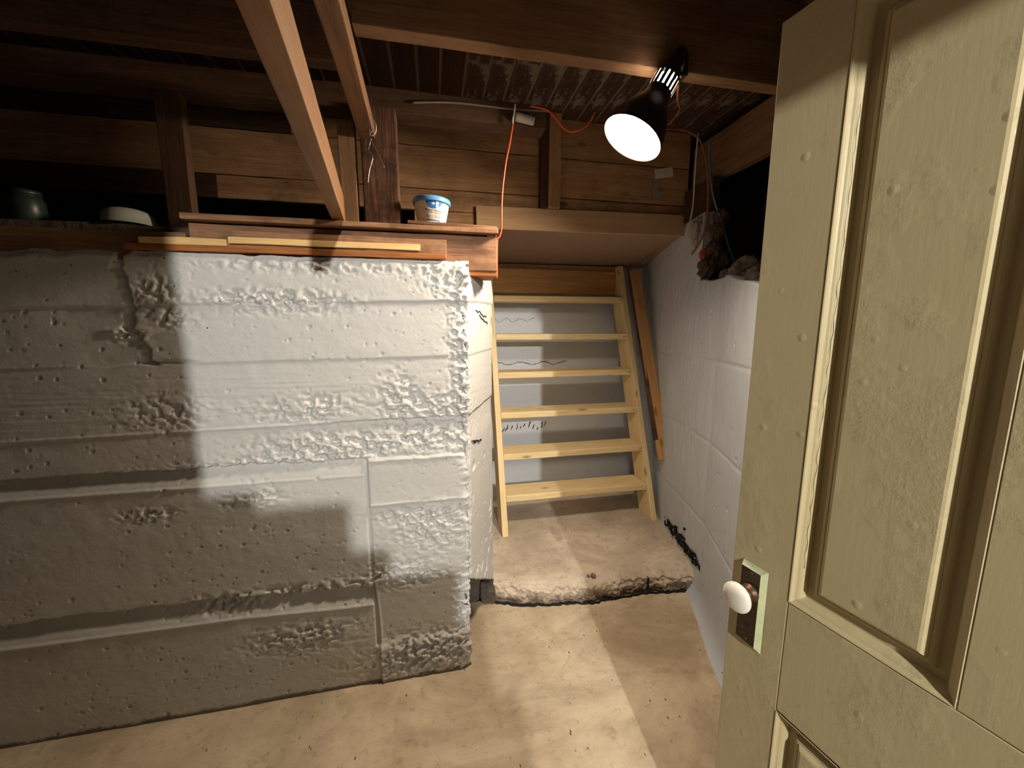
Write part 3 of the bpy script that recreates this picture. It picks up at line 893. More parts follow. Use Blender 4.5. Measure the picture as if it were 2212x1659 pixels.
dbox('rail', ua + 0.0003, ud, 1.905, DTOP)
dbox('rail', ua + 0.0006, ud, 0.632, 0.870)
dbox('rail', ua + 0.0003, ud, DB, 0.25)
def panel(u0, u1, z0, z1):
    # recessed raised-field panel: nested rectangles (inset, depth)
    prof = [(0.0, -0.022), (0.030, -0.022), (0.0320, -0.0175), (0.0350, -0.0150), (0.0385, -0.0142), (0.0400, -0.0150), (0.0425, -0.0115), (0.0455, -0.0070), (0.0490, -0.0055), (0.053, -0.0055)]
    bm = bmesh.new(); prev = None
    def ring(i, wv):
        return [bm.verts.new((u, wv, z)) for u, z in ((u0 + i, z0 + i), (u1 - i, z0 + i), (u1 - i, z1 - i), (u0 + i, z1 - i))]
    for i, wv in prof:
        r = ring(i, wv)
        if prev:
            for k in range(4): bm.faces.new((prev[k], prev[(k + 1) % 4], r[(k + 1) % 4], r[k]))
        prev = r
    bm.faces.new(prev)
    p = bm_obj('panel', bm, M['door'], door)
    # applied ogee moulding round the opening
    mp = [(0.0, 0.0004), (0.0012, 0.0012), (0.0030, 0.0002), (0.0050, -0.0040), (0.0070, -0.0064), (0.0100, -0.0082), (0.0128, -0.0108), (0.0150, -0.0150), (0.0166, -0.0190), (0.0172, -0.022)]
    bm = bmesh.new(); prev = None
    for i, wv in mp:
        r = ring(i, wv)
        if prev:
            for k in range(4): bm.faces.new((prev[k], prev[(k + 1) % 4], r[(k + 1) % 4], r[k]))
        prev = r
    q = bm_obj('moulding', bm, M['door'], door)
panel(ua, ub, 0.872, 1.905); panel(uc, ud, 0.872, 1.905)
panel(ua, ub, 0.25, 0.630); panel(uc, ud, 0.25, 0.630)
# flaked crack running down the moulding and a split on the bottom moulding
cp = [(ua + 0.0150 + 0.0012 * math.sin(i * 1.7) + random.uniform(-0.0008, 0.0008), -0.0105, 1.75 - 0.8 * i / 60) for i in range(61)]
def local_strip(name, pts, wid, mat):
    bm = bmesh.new(); prev = None
    for p in pts:
        p = Vector(p); hw = wid * random.uniform(0.4, 1.2)
        a, b = bm.verts.new(p + Vector((-hw, 0.0012, 0))), bm.verts.new(p + Vector((hw, 0.0012, 0)))
        if prev: bm.faces.new((prev[0], a, b, prev[1]))
        prev = (a, b)
    return bm_obj(name, bm, mat, door)
local_strip('paint_crack', cp, 0.0005, M['crack'])
# key plate with bevelled pale edge
pl = empty('escutcheon'); pl.parent = door
bm = bmesh.new()
u0, u1, z0, z1 = 0.024, 0.079, 0.721, 0.907
inn = 0.0095
o_ = [bm.verts.new((u, 0.0008, z)) for u, z in ((u0, z0), (u1, z0), (u1, z1), (u0, z1))]
i_ = [bm.verts.new((u, 0.0100, z)) for u, z in ((u0 + inn * 0.4, z0 + inn), (u1 - inn, z0 + inn), (u1 - inn, z1 - inn), (u0 + inn * 0.4, z1 - inn))]
for k in range(4): bm.faces.new((o_[k], o_[(k + 1) % 4], i_[(k + 1) % 4], i_[k]))
edge = bm_obj('plate_edge', bm, M['plate_edge'], pl)
face = mesh_obj('plate_face', [(u0 + inn * 0.4, 0.0101, z0 + inn), (u1 - inn, 0.0101, z0 + inn), (u1 - inn, 0.0101, z1 - inn), (u0 + inn * 0.4, 0.0101, z1 - inn),
                               (u0 + inn * 0.4, 0.002, z0 + inn), (u1 - inn, 0.002, z0 + inn), (u1 - inn, 0.002, z1 - inn), (u0 + inn * 0.4, 0.002, z1 - inn)],
                [(0, 1, 2, 3), (0, 4, 5, 1), (1, 5, 6, 2), (2, 6, 7, 3), (3, 7, 4, 0)], M['plate'], pl)
for zc in (z0 + 0.017, z1 - 0.017):
    lathe('plate_screw', [(0.0035, 0), (0.003, 0.0012), (0, 0.0016)], M['rust_metal'], pl, 12, Matrix.Translation((0.050, 0.0102, zc)) @ Matrix.Rotation(-math.pi / 2, 4, 'X'))
bm = bmesh.new()
bmesh.ops.create_circle(bm, cap_ends=True, radius=0.0042, segments=14, matrix=Matrix.Translation((0.050, 0.0104, 0.772)) @ Matrix.Rotation(math.pi / 2, 4, 'X'))
bm_obj('keyhole', bm, M['crack'], pl)
kb = empty('door_knob'); kb.parent = door
KM = Matrix.Translation((0.052, 0.010, 0.848)) @ Matrix.Rotation(-math.pi / 2, 4, 'X')
lathe('knob_rose', [(0.0, 0.0), (0.0185, 0.0), (0.0190, 0.004), (0.0150, 0.008), (0.0135, 0.012), (0.0145, 0.016), (0.0125, 0.022), (0.0095, 0.024), (0, 0.024)], M['rust_metal'], kb, 28, KM)
prof = [(0.0, 0.020), (0.0085, 0.020), (0.0100, 0.026)]
for i in range(13):
    a = -math.pi / 2 + math.pi * (i + 1) / 14
    prof.append((0.0305 * math.cos(a) ** 0.85, 0.0405 + 0.0145 * math.sin(a)))
prof.append((0, 0.0550))
lathe('knob', prof, M['porcelain'], kb, 40, KM)
# strike edge plate of the lock on the leading edge
dbox('latch_plate', -0.0018, 0.0, 0.76, 0.90, -0.028, -0.008, M['rust_metal'], 0.0006)

# ================================================================== LADDER STAIR
lad = empty('ladder_stair', (0.905, 2.26, 0.12))
tag(lad, 'open pale pine ladder stair with six treads standing on the raised slab', 'ladder')
SL = 0.362
def sp(z, dy=0.0): return 2.170 + SL * (z - 0.12) + dy
def stile(x0, x1, ztop, depth):
    zs = [0.12, ztop]
    v = []
    for x in (x0, x1):
        v += [(x, sp(0.120), 0.120), (x, sp(0.120) + depth, 0.120), (x, sp(ztop) + depth, ztop), (x, sp(ztop) + 0.00, ztop - 0.0)]
    f = [(0, 1, 2, 3), (7, 6, 5, 4), (0, 4, 5, 1), (1, 5, 6, 2), (2, 6, 7, 3), (3, 7, 4, 0)]
    c = Vector(((x0 + x1) / 2, (sp(0.12) + sp(ztop) + depth) / 2, (0.12 + ztop) / 2))
    ang = math.atan2(1, SL)
    # local frame: X along the stile so that the grain follows it
    xd = Vector((0, SL, 1)).normalized(); zd = Vector((0, 1, -SL)).normalized(); yd = zd.cross(xd)
    Mx = Matrix((xd, yd, zd)).transposed().to_4x4(); Mx.translation = c
    inv = Mx.inverted()
    bm = bmesh.new()
    vs = [bm.verts.new(inv @ Vector(p)) for p in v]
    for q in f: bm.faces.new([vs[k] for k in q])
    bmesh.ops.recalc_face_normals(bm, faces=bm.faces)
    bmesh.ops.bevel(bm, geom=list(bm.edges), offset=0.004, segments=2, affect='EDGES', profile=0.6)
    Pm = Matrix.Translation(-Vector(lad.location)) @ Mx
    return bm_obj('stile', bm, M['pine'], lad, matrix=Pm)
stile(0.382, 0.420, 1.86, 0.165)
stile(1.392, 1.432, 1.86, 0.165)
TZ = [0.349, 0.592, 0.846, 1.100, 1.355, 1.620]
for i, z in enumerate(TZ):
    yf = sp(z) - 0.004
    cy = yf + 0.090
    dz = 0.004 if i % 2 else -0.002
    o = plank('tread', Vector((0.4205, cy, z - 0.021)) - lad.location, Vector((1.3915, cy, z - 0.021 + dz * 0.5)) - lad.location, 0.042, 0.18, M['pine'], lad, bev=0.007, seed=i)
    if i > 0:
        for sxx in (1.372,):
            for q in ((-0.006, 0.0),):
                lathe('screw', [(0.0038, 0), (0.003, 0.001), (0, 0.0012)], M['crack'], o, 10,
                      Matrix.Translation((0.468 + random.uniform(-0.01, 0.01), -0.0902 * (1 if True else -1), 0.0)) @ Matrix.Rotation(math.pi / 2, 4, 'X'))
yr = sp(1.75) + 0.085
plank('riser_board', Vector((0.4205, yr, 1.735)) - lad.location, Vector((1.3915, yr, 1.735)) - lad.location, 0.175, 0.03, M['pine_old'], lad, bev=0.003)
plank('riser_board', Vector((0.4205, yr + 0.02, 1.842)) - lad.location, Vector((1.3915, yr + 0.02, 1.842)) - lad.location, 0.034, 0.03, M['board'], lad, bev=0.003)

# leaning board on the right of the ladder
lb = plank('leaning_board', (1.492, 2.735, 1.82), (1.450, 2.160, 0.545), 0.074, 0.026, M['pine_old'], up=(0.9, -0.40, 0.0), bev=0.003, rough=0.001)
tag(lb, 'long orange-brown board leaning between the ladder and the grey wall', 'board')
lb2 = plank('backing_batten', (1.462, 2.762, 1.83), (1.425, 2.225, 0.66), 0.032, 0.026, M['post_red'], up=(-0.45, -1, 0.35), bev=0.002)
tag(lb2, 'thin dark batten behind the long orange-brown leaning board', 'batten')
# torn plaster lip at the ladder's top right corner
tp = tube('torn_plaster_strip', [(1.49, 2.62, 1.86), (1.50, 2.52, 1.90), (1.46, 2.36, 1.93), (1.45, 2.20, 1.965)], 0.012, M['lath'])
tag(tp, 'pale torn plaster strip under the sloping panel at the top of the ladder', 'plaster strip')

# ================================================================== TIMBERS ABOVE THE WHITE WALL
def timber(name, label, cat, *a, **kw):
    g = kw.pop('group', None)
    o = bx(name, *a, **kw); tag(o, label, cat, g); return o
timber('sill_beam', 'heavy old brown sill beam overhanging the corner of the white wall', 'beam', -0.74, 0.237, 1.436, 1.60, 1.600, 1.722, M['sill'], bev=0.004, rough=0.0015)
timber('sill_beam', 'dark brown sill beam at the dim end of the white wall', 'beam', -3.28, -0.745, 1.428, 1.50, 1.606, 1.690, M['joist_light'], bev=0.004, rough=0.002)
timber('packing_piece', 'short brick-coloured packing piece under the overhanging end of the sill beam', 'board', 0.135, 0.236, 1.440, 1.58, 1.585, 1.6005, M['rust_wood'], bev=0.002)
timber('face_plank', 'worn brown plank nailed on the sill beam, ending short of the corner', 'board', -0.73, 0.055, 1.419, 1.4355, 1.640, 1.702, M['plank'], bev=0.003, rough=0.0012)
timber('yellow_batten', 'bright yellow splintered batten on the face plank above the white wall', 'batten', -0.62, -0.035, 1.406, 1.4185, 1.660, 1.680, M['yellow'], bev=0.002, rough=0.001)
timber('yellow_batten', 'short split yellow batten at the shadow edge above the white wall', 'batten', -0.86, -0.625, 1.406, 1.420, 1.652, 1.672, M['yellow'], bev=0.002, rough=0.003)
timber('rusty_strip', 'thin orange-brown strip lying along the crumbly top of the white wall', 'strip', -0.90, 0.052, 1.405, 1.4185, 1.633, 1.6515, M['rust_wood'], bev=0.002, rough=0.0015)
timber('shelf_board', 'long brown shelf board carrying the tub and the posts', 'shelf', -0.745, 0.237, 1.405, 1.60, 1.7275, 1.7455, M['plank'], bev=0.003, rough=0.001)
sl = plank('thin_slat', (-0.075, 1.50, 1.7575), (0.235, 1.50, 1.7515), 0.011, 0.15, M['sill'], bev=0.002)
tag(sl, 'thin dark wooden slat under the blue-lidded tub', 'slat')
timber('packing_piece', 'small packing block in the gap under the shelf board', 'board', 0.20, 0.235, 1.43, 1.58, 1.7225, 1.727, M['sill'], bev=0.001)
# posts
timber('post', 'thick reddish rough-split post just left of the tub', 'post', -0.228, -0.106, 1.515, 1.60, 1.746, 2.155, M['post_red'], along='z', bev=0.004, rough=0.003)
timber('post', 'narrow light brown post between the diagonal timber and the thick post', 'post', -0.303, -0.247, 1.520, 1.56, 1.746, 2.100, M['joist_light'], along='z', bev=0.003, rough=0.001)
timber('post', 'dim post standing in the dark crawl space above the white wall', 'post', -0.86, -0.785, 1.56, 1.60, 1.72, 2.155, M['joist'], along='z', bev=0.003, rough=0.001)
# splinters on the thick post's edge
pt_ = bpy.data.objects['post']
for i in range(9):
    z = 1.80 + 0.038 * i
    s0 = plank('splinter', (-0.108 + random.uniform(-0.012, 0.003), 1.512, z), (-0.112 + random.uniform(-0.02, 0.004), 1.512, z + random.uniform(0.05, 0.13)), 0.006, 0.006, M['joist_light'], bev=0)
    mw = s0.matrix_local.copy(); s0.parent = pt_; s0.matrix_local = pt_.matrix_local.inverted() @ mw
timber('top_plate', 'long dark top plate running over the posts', 'beam', -3.28, 0.45, 1.55, 1.64, 2.157, 2.235, M['joist'], bev=0.004, rough=0.002)
# joists
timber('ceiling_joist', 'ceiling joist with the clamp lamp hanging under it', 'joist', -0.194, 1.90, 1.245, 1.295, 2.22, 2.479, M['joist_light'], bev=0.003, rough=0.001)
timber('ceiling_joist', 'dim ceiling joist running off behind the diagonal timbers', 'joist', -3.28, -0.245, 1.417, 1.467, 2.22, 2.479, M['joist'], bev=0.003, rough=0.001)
for i, y in enumerate((0.66, 0.24)):
    timber('ceiling_joist', ('joist overhead, just out of the picture', 'joist overhead beside the door head')[i], 'joist', -3.28, 1.9, y, y + 0.042, 2.24, 2.479, M['joist'], bev=0.003)
timber('rim_joist', 'paint-dribbled old joist between the lamp and the open door', 'joist', 1.475, 1.52, 0.55, 2.09, 2.165, 2.395, M['joist_light'], along='y', bev=0.004, rough=0.002)
timber('stud', 'stud with a bright screw head on the board wall', 'stud', 0.612, 0.676, 2.045, 2.099, 2.023, 2.478, M['board'], along='z', bev=0.003)
timber('stud', 'darker stud behind the one with the screw head', 'stud', 0.572, 0.611, 2.06, 2.099, 2.02, 2.478, M['joist'], along='z', bev=0.003)
sc_ = lathe('screw_head', [(0.008, 0), (0.007, 0.002), (0, 0.003)], M['screw'], None, 14, Matrix.Translation((0.650, 2.044, 2.055)) @ Matrix.Rotation(math.pi / 2, 4, 'X'))
sp_ = [o for o in bpy.data.objects if o.name.startswith('stud')][0]
mw = sc_.matrix_local.copy(); sc_.parent = sp_; sc_.matrix_local = sp_.matrix_local.inverted() @ mw
# the long two-by-four that runs from over the camera to the shelf, and the batten under the joists
A = plank('two_by_four', (-0.174, 0.45, 1.801), (-0.306, 1.50, 1.793), 0.090, 0.038, M['brace'], bev=0.003, rough=0.0012, cut=0.05)
hg = plank('hanger', (-0.198, 0.475, 1.80), (-0.198, 0.475, 2.478), 0.05, 0.018, M['joist'], up=(0, 1, 0), bev=0.001)
mw = hg.matrix_local.copy(); hg.parent = A; hg.matrix_local = A.matrix_local.inverted() @ mw
tag(A, 'long orange-lit two-by-four reaching down to the shelf from overhead', 'timber')
Bt = plank('overhead_batten', (-0.176, 0.30, 2.0735), (-0.205, 1.56, 2.0735), 0.050, 0.052, M['joist_light'], bev=0.003, rough=0.001)
tag(Bt, 'square batten under the joists beside the long two-by-four', 'batten')

# ================================================================== CLAMP LAMP
RC = Vector((0.548, 1.05, 0.509)) * (0.82 / 0.7) + Vector((0, 0, H)); LS = 0.82 / 0.7; ax = Vector((-0.504, 0.043, -0.863)).normalized()
lamp = empty('clamp_lamp', RC)
tag(lamp, 'glowing clamp lamp with a dark slotted shade under the joist', 'lamp')
LM = Matrix.Translation(-RC) @ axis_matrix(RC, -ax)    # local +Z = back along the axis, rim at 0
LM = axis_matrix((0, 0, 0), -ax) @ Matrix.Diagonal((LS, LS, LS, 1))
shade_prof = [(0.0845, -0.001), (0.0830, 0.0), (0.0790, 0.030), (0.0680, 0.062), (0.0520, 0.092), (0.0400, 0.112), (0.0360, 0.124), (0.0352, 0.134), (0.0350, 0.140), (0.0350, 0.178), (0.0345, 0.186), (0.028, 0.192), (0.019, 0.194)]
SEG = 48
lathe('shade', shade_prof, M['shade'], lamp, SEG, LM, skip=lambda i, k: i == 8 and k % 3 == 0)
lathe('socket', [(0.0, 0.262), (0.014, 0.262), (0.0175, 0.256), (0.0185, 0.20), (0.0205, 0.193), (0.0, 0.192)], M['black'], lamp, 28, LM)
glow = emitter('lamp_glow', CLAMP_COL, CLAMP_EMIT)
glow2 = emitter('bulb_neck_glow', CLAMP_COL, CLAMP_EMIT * 0.25)
lathe('bulb_face', [(0.0, -0.003), (0.025, -0.001), (0.045, 0.004), (0.060, 0.012), (0.069, 0.020), (0.0735, 0.027), (0.0740, 0.029)], glow, lamp, 48, LM)
lathe('bulb_body', [(0.0740, 0.0295), (0.069, 0.040), (0.056, 0.062), (0.040, 0.092), (0.0255, 0.115), (0.0225, 0.135), (0.0225, 0.180), (0.012, 0.19)], glow2, lamp, 40, LM)
# spring clamp gripping the joist
cm = empty('clamp'); cm.parent = lamp
def lp(*p): return Vector(p) - RC
te = -ax * 0.262 * LS
JB = Vector((RC.x + 0.175, 1.27, 2.22))
tube('clamp_arm', [te * 0.93, te, te.lerp(JB - RC, 0.5) + Vector((0, -0.012, 0)), JB - RC + Vector((0, -0.018, -0.014))], 0.0065, M['steel'], cm, 6)
bm = bmesh.new()
for sy in (1.2415, 1.2985):
    bmesh.ops.create_cube(bm, size=1, matrix=Matrix.Translation(lp(JB.x, sy, 2.240)) @ Matrix.Diagonal((0.034, 0.005, 0.065, 1)))
bmesh.ops.create_cube(bm, size=1, matrix=Matrix.Translation(lp(JB.x, 1.27, 2.211)) @ Matrix.Diagonal((0.030, 0.060, 0.008, 1)))
bmesh.ops.bevel(bm, geom=list(bm.edges), offset=0.0012, segments=1, affect='EDGES')
bm_obj('clamp_jaw', bm, M['shade'], cm)
tube('lamp_cord', [te * 0.99, lp(0.86, 1.33, 2.20), lp(0.95, 1.45, 2.225), lp(1.03, 1.62, 2.275), lp(1.10, 1.78, 2.325), lp(1.215, 1.80, 2.335), lp(1.293, 1.80, 2.302),
                   lp(1.338, 1.80, 2.214), lp(1.361, 1.80, 2.098), lp(1.366, 1.80, 1.923), lp(1.345, 1.81, 1.83), lp(1.315, 1.83, 1.77)], 0.0042, plain('brown_cord', (0.30, 0.09, 0.045), 0.5), lamp, 8)

# ================================================================== CORDS, WIRES, PIPE
def fr(pts, f=0.9395):     # keeps the cords in front of the top plate
    return [(x * f, y * f, H + (z - H) * f) for x, y, z in pts]
t = tube('orange_cord', fr([(0.333, 1.615, 2.200), (0.322, 1.62, 2.13), (0.305, 1.62, 2.052), (0.291, 1.62, 1.95), (0.287, 1.62, 1.876), (0.286, 1.62, 1.80), (0.277, 1.62, 1.765), (0.268, 1.62, 1.745), (0.266, 1.62, 1.60)]), 0.0034, M['orange'])
tag(t, 'bright orange cord hanging down past the end of the sill beam', 'cord')
t = tube('orange_cord', fr([(0.40, 1.612, 2.262), (0.45, 1.62, 2.263), (0.475, 1.62, 2.258), (0.499, 1.62, 2.241), (0.530, 1.62, 2.210), (0.558, 1.62, 2.191), (0.60, 1.64, 2.20), (0.66, 1.66, 2.24), (0.70, 1.68, 2.30)]), 0.0034, M['orange'])
tag(t, 'short sagging orange cord beside the lit lamp', 'cord')
t = tube('white_cable', fr([(0.341, 1.612, 2.262), (0.337, 1.612, 2.235), (0.331, 1.612, 2.205), (0.333, 1.614, 2.192)]), 0.0034, M['white_cable'])
tag(t, 'short white cable end where the hanging orange cord starts', 'cable')
t = tube('conduit', [(-0.05, 1.540, 2.190), (0.10, 1.540, 2.205), (0.32, 1.540, 2.206), (0.46, 1.540, 2.214)], 0.004, M['conduit'])
tag(t, 'thin grey conduit running along the top plate', 'conduit')
t = lathe('taped_joint', [(0, 0), (0.0145, 0), (0.0155, 0.012), (0.0150, 0.062), (0.0140, 0.074), (0, 0.074)], M['tape'], None, 20,
          Matrix.Translation((0.322, 1.528, 2.176)) @ Matrix.Rotation(math.radians(98), 4, 'Y'))
tag(t, 'grey taped joint above the hanging orange cord', 'taped joint')
t = tube('blue_cable', [(1.350, 1.80, 2.30), (1.362, 1.80, 2.18), (1.376, 1.80, 2.108), (1.408, 1.80, 2.014), (1.464, 1.80, 1.906), (1.505, 1.80, 1.81), (1.545, 1.80, 1.735), (1.57, 1.82, 1.70)], 0.0048, M['blue'])
tag(t, 'blue cable curving down into the dark cavity over the grey wall', 'cable')
t = tube('grey_wire', [(1.285, 1.80, 2.33), (1.283, 1.80, 2.15), (1.284, 1.80, 2.02), (1.276, 1.80, 1.94), (1.262, 1.80, 1.87), (1.275, 1.80, 1.83)], 0.0030, M['white_cable'])
tag(t, 'thin pale wire hanging in front of the rag over the grey wall', 'wire')
# twisted wire hook hanging by the post
wr = empty('wire_hook', (-0.19, 1.46, 2.10)); tag(wr, 'twisted bare wire hanging in front of the thick post', 'wire')
k_ = 1.46 / 1.5
def wp(l): return [Vector((x * k_, 1.46 + dy, H + (z - H) * k_)) - Vector(wr.location) for x, z, dy in l]
tube('hook_loop', wp([(-0.187, 2.187, 0.02), (-0.183, 2.129, 0.0), (-0.180, 2.105, -0.004), (-0.171, 2.085, 0), (-0.176, 2.060, 0.004), (-0.190, 2.052, 0), (-0.192, 2.075, -0.003), (-0.185, 2.090, 0.0)]), 0.0016, M['steel'], wr, 6, 6)
tube('long_tail', wp([(-0.184, 2.068, 0), (-0.196, 2.050, 0.002), (-0.190, 2.040, 0), (-0.195, 2.025, 0.003), (-0.199, 2.005, 0), (-0.188, 1.985, 0), (-0.191, 1.966, 0.0), (-0.201, 1.935, 0), (-0.207, 1.897, 0)]), 0.0016, M['steel'], wr, 6, 6)
tube('short_tail', wp([(-0.197, 2.040, 0), (-0.186, 2.028, -0.004), (-0.168, 1.993, 0), (-0.150, 1.953, 0)]), 0.0014, M['steel'], wr, 6, 6)

# paper tags near the right joist
t = plank('paper_tag', (1.242, 2.095, 2.245), (1.353, 2.095, 2.268), 0.050, 0.004, M['paper'], bev=0.0005)
tag(t, 'blank pale paper tag stuck below the lit lamp', 'tag')
t = mesh_obj('torn_paper', [(1.232, 2.09, 2.20), (1.262, 2.088, 2.205), (1.262, 2.086, 2.155), (1.30, 2.089, 2.145), (1.30, 2.088, 2.128), (1.232, 2.086, 2.112),
                            (1.232, 2.097, 2.20), (1.262, 2.097, 2.205), (1.262, 2.097, 2.155), (1.30, 2.097, 2.145), (1.30, 2.097, 2.128), (1.232, 2.097, 2.112)],
             [(0, 1, 2, 3, 4, 5), (11, 10, 9, 8, 7, 6), (0, 6, 7, 1), (1, 7, 8, 2), (2, 8, 9, 3), (3, 9, 10, 4), (4, 10, 11, 5), (5, 11, 6, 0)], plain('torn_paper', (0.30, 0.26, 0.22), 0.85, var=0.3))
tag(t, 'torn grey scrap below the blank pale paper tag', 'paper scrap')

# cavity over the right wall: rag, brick bits, rubble
bm = bmesh.new(); bmesh.ops.create_uvsphere(bm, u_segments=48, v_segments=36, radius=1)
for v in bm.verts:
    n_ = float(fbm(np.array([v.co.x * 4.3 + 5]), np.array([v.co.z * 1.5 + v.co.y * 3]), 4, 500)[0])
    v.co *= 0.45 + 1.1 * n_
    v.co = Vector((v.co.x * 0.036, v.co.y * 0.030, v.co.z * 0.062 * (1.25 if v.co.z < 0 else 0.8)))
rg_ = bm_obj('rag', bm, M['rag'], None, True, Matrix.Translation((1.375, 1.875, 1.915)))
tag(rg_, 'dirty pale rag stuffed at the end of the grey wall', 'rag')
def chunk(name, loc, sc3, mat, seed, label, cat='rubble', group=None):
    rnd = random.Random(seed); bm = bmesh.new(); bmesh.ops.create_icosphere(bm, subdivisions=4, radius=1)
    off = rnd.uniform(0, 50)
    for v in bm.verts:
        n_ = float(fbm(np.array([v.co.x * 2.6 + off]), np.array([v.co.z * 2.6 + v.co.y * 2.1 + off]), 4, seed)[0])
        v.co = v.co * (0.45 + 1.05 * n_)
        v.co = Vector((v.co.x * sc3[0], v.co.y * sc3[1], v.co.z * sc3[2]))
    o = bm_obj(name, bm, mat, None, False, Matrix.Translation(loc))
    tag(o, label, cat, group)
chunk('brick_bit', (1.378, 1.822, 1.770), (0.020, 0.020, 0.030), M['redbrick'], 3, 'small red brick bit below the dirty rag')
for i, (x, y, z, a, b_, c_, txt) in enumerate((
        (1.405, 1.812, 1.700, 0.052, 0.035, 0.052, 'dark brown lump of broken wall just under the red brick bit'),
        (1.432, 1.815, 1.800, 0.045, 0.030, 0.055, 'dark brown lump of broken wall right beside the red brick bit'),
        (1.440, 1.812, 1.885, 0.040, 0.028, 0.050, 'dark brown lump of broken wall beside the dirty rag'),
        (1.455, 1.815, 1.955, 0.040, 0.028, 0.045, 'topmost dark brown lump of broken wall above the dirty rag'),
        (1.480, 1.812, 1.740, 0.045, 0.028, 0.060, 'dark brown lump of broken wall by the end of the blue cable'))):
    chunk('mortar_lump', (x, y, z), (a, b_, c_), M['mortar'], 40 + i, txt)
chunk('concrete_chunk', (1.440, 1.680, 1.652), (0.075, 0.055, 0.040), M['chunk'], 5, 'low grey concrete chunk next to the dark brown lumps')
chunk('concrete_chunk', (1.400, 1.540, 1.645), (0.085, 0.070, 0.060), M['chunk'], 6, 'largest grey concrete chunk over the grey wall')
chunk('concrete_chunk', (1.350, 1.385, 1.590), (0.08, 0.070, 0.055), M['chunk'], 7, 'grey concrete chunk almost hidden by the door edge')
timber('cavity_post', 'dark blocking at the end of the grey wall beside the rag', 'block', 1.425, 1.47, 1.845, 2.08, 1.987, 2.16, M['board_shaded'], along='z', bev=0.003)

# ================================================================== TUB, DISH, JAR
TB = Vector((0.007, 1.532, 1.7640))
tub = empty('plastic_tub', TB)
tag(tub, 'small white plastic tub with a blue lid on the shelf board', 'tub')
tub.rotation_euler = (0, math.radians(1.5), 0)
HT = 0.088; r0, r1 = 0.0475, 0.0640
rad = lambda z: r0 + (r1 - r0) * (z / HT)
lathe('body', [(0, 0.002), (0.042, 0.002), (0.0455, 0.0), (r0, 0.003)] + [(rad(z), z) for z in (0.01, 0.03, 0.05, 0.07, HT)], M['white_plastic'], tub, 56)
lathe('lid', [(0.0640, 0.080), (0.0675, 0.080), (0.0685, 0.083), (0.0685, 0.094), (0.0665, 0.0975), (0.061, 0.0985), (0.058, 0.0955), (0, 0.0955)], M['lid_blue'], tub, 56)
A0 = math.radians(-80)           # direction the label faces
def onb(s, z, off=0.0006):
    """s: arc length round the tub (positive to the viewer's right)"""
    a = A0 + s / 0.056
    r = rad(z) + off
    return Vector((r * math.cos(a), r * math.sin(a), z))
def patch(name, poly_fn, mat, off=0.0006, nu=24, nvv=6):
    bm = bmesh.new(); g = [[bm.verts.new(onb(*poly_fn(i / nu, j / nvv), off)) for j in range(nvv + 1)] for i in range(nu + 1)]
    for i in range(nu):
        for j in range(nvv):
            try: bm.faces.new((g[i][j], g[i + 1][j], g[i + 1][j + 1], g[i][j + 1]))
            except ValueError: pass
    return bm_obj(name, bm, mat, tub)
patch('blue_swoosh', lambda u, v: (-0.030 + 0.060 * u, 0.0795 - (0.0005 + 0.0245 * (max(0.0, math.sin(math.pi * (u ** 0.85)))) ** 0.8) * v), M['ink_blue'])
patch('label_logo', lambda u, v: (-0.011 + 0.013 * u, 0.071 + 0.004 * math.sin(math.pi * u) * (2 * v - 1)), plain('pale_blue_ink', (0.45, 0.62, 0.90), 0.5), 0.0009)
patch('white_tab', lambda u, v: (0.0035 + 0.0085 * u, 0.058 + 0.020 * v), M['white_plastic'], 0.0014, 4, 4)
patch('label_band', lambda u, v: (-0.029 + 0.056 * u, 0.0155 + 0.0050 * v - 0.002 * u), M['ink_band'])
patch('label_picture', lambda u, v: (-0.020 + 0.030 * u, 0.0235 + 0.0125 * v), plain('pale_picture_ink', (0.55, 0.50, 0.47), 0.5, var=0.15, bscale=90))
patch('label_picture', lambda u, v: (0.0035 + 0.0075 * u, 0.0240 + 0.0120 * v), M['ink_grey'], 0.0009, 6)
patch('warning_triangle', lambda u, v: (-0.0265 + 0.0065 * (u - 0.5) * (1 - v * 0.98) , 0.0285 + 0.0075 * v), M['ink_red'], 0.0009, 6)
patch('side_print', lambda u, v: (-0.052 + 0.016 * u, 0.020 + 0.003 * v), M['ink_grey'])
patch('side_print', lambda u, v: (-0.050 + 0.013 * u, 0.013 + 0.003 * v), M['ink_grey'])
def ringpatch():
    bm = bmesh.new(); n = 24; c = (0.0175, 0.0285)
    a = [bm.verts.new(onb(c[0] + 0.0050 * math.cos(2 * math.pi * k / n), c[1] + 0.0060 * math.sin(2 * math.pi * k / n), 0.0009)) for k in range(n)]
    b = [bm.verts.new(onb(c[0] + 0.0040 * math.cos(2 * math.pi * k / n), c[1] + 0.0048 * math.sin(2 * math.pi * k / n), 0.0009)) for k in range(n)]
    for k in range(n): bm.faces.new((a[k], a[(k + 1) % n], b[(k + 1) % n], b[k]))
    q = [onb(c[0] + dx, c[1] + dz, 0.0011) for dx, dz in ((-0.0036, 0.0032), (-0.0028, 0.0040), (0.0036, -0.0034), (0.0028, -0.0042))]
    bm.faces.new([bm.verts.new(x) for x in q])
    bm_obj('prohibition_sign', bm, M['ink_red'], tub)
ringpatch()
patch('corner_badge', lambda u, v: (0.0215 + 0.0075 * u, 0.0075 + 0.009 * v), plain('lilac_badge_ink', (0.38, 0.40, 0.62), 0.5), 0.0009, 5)
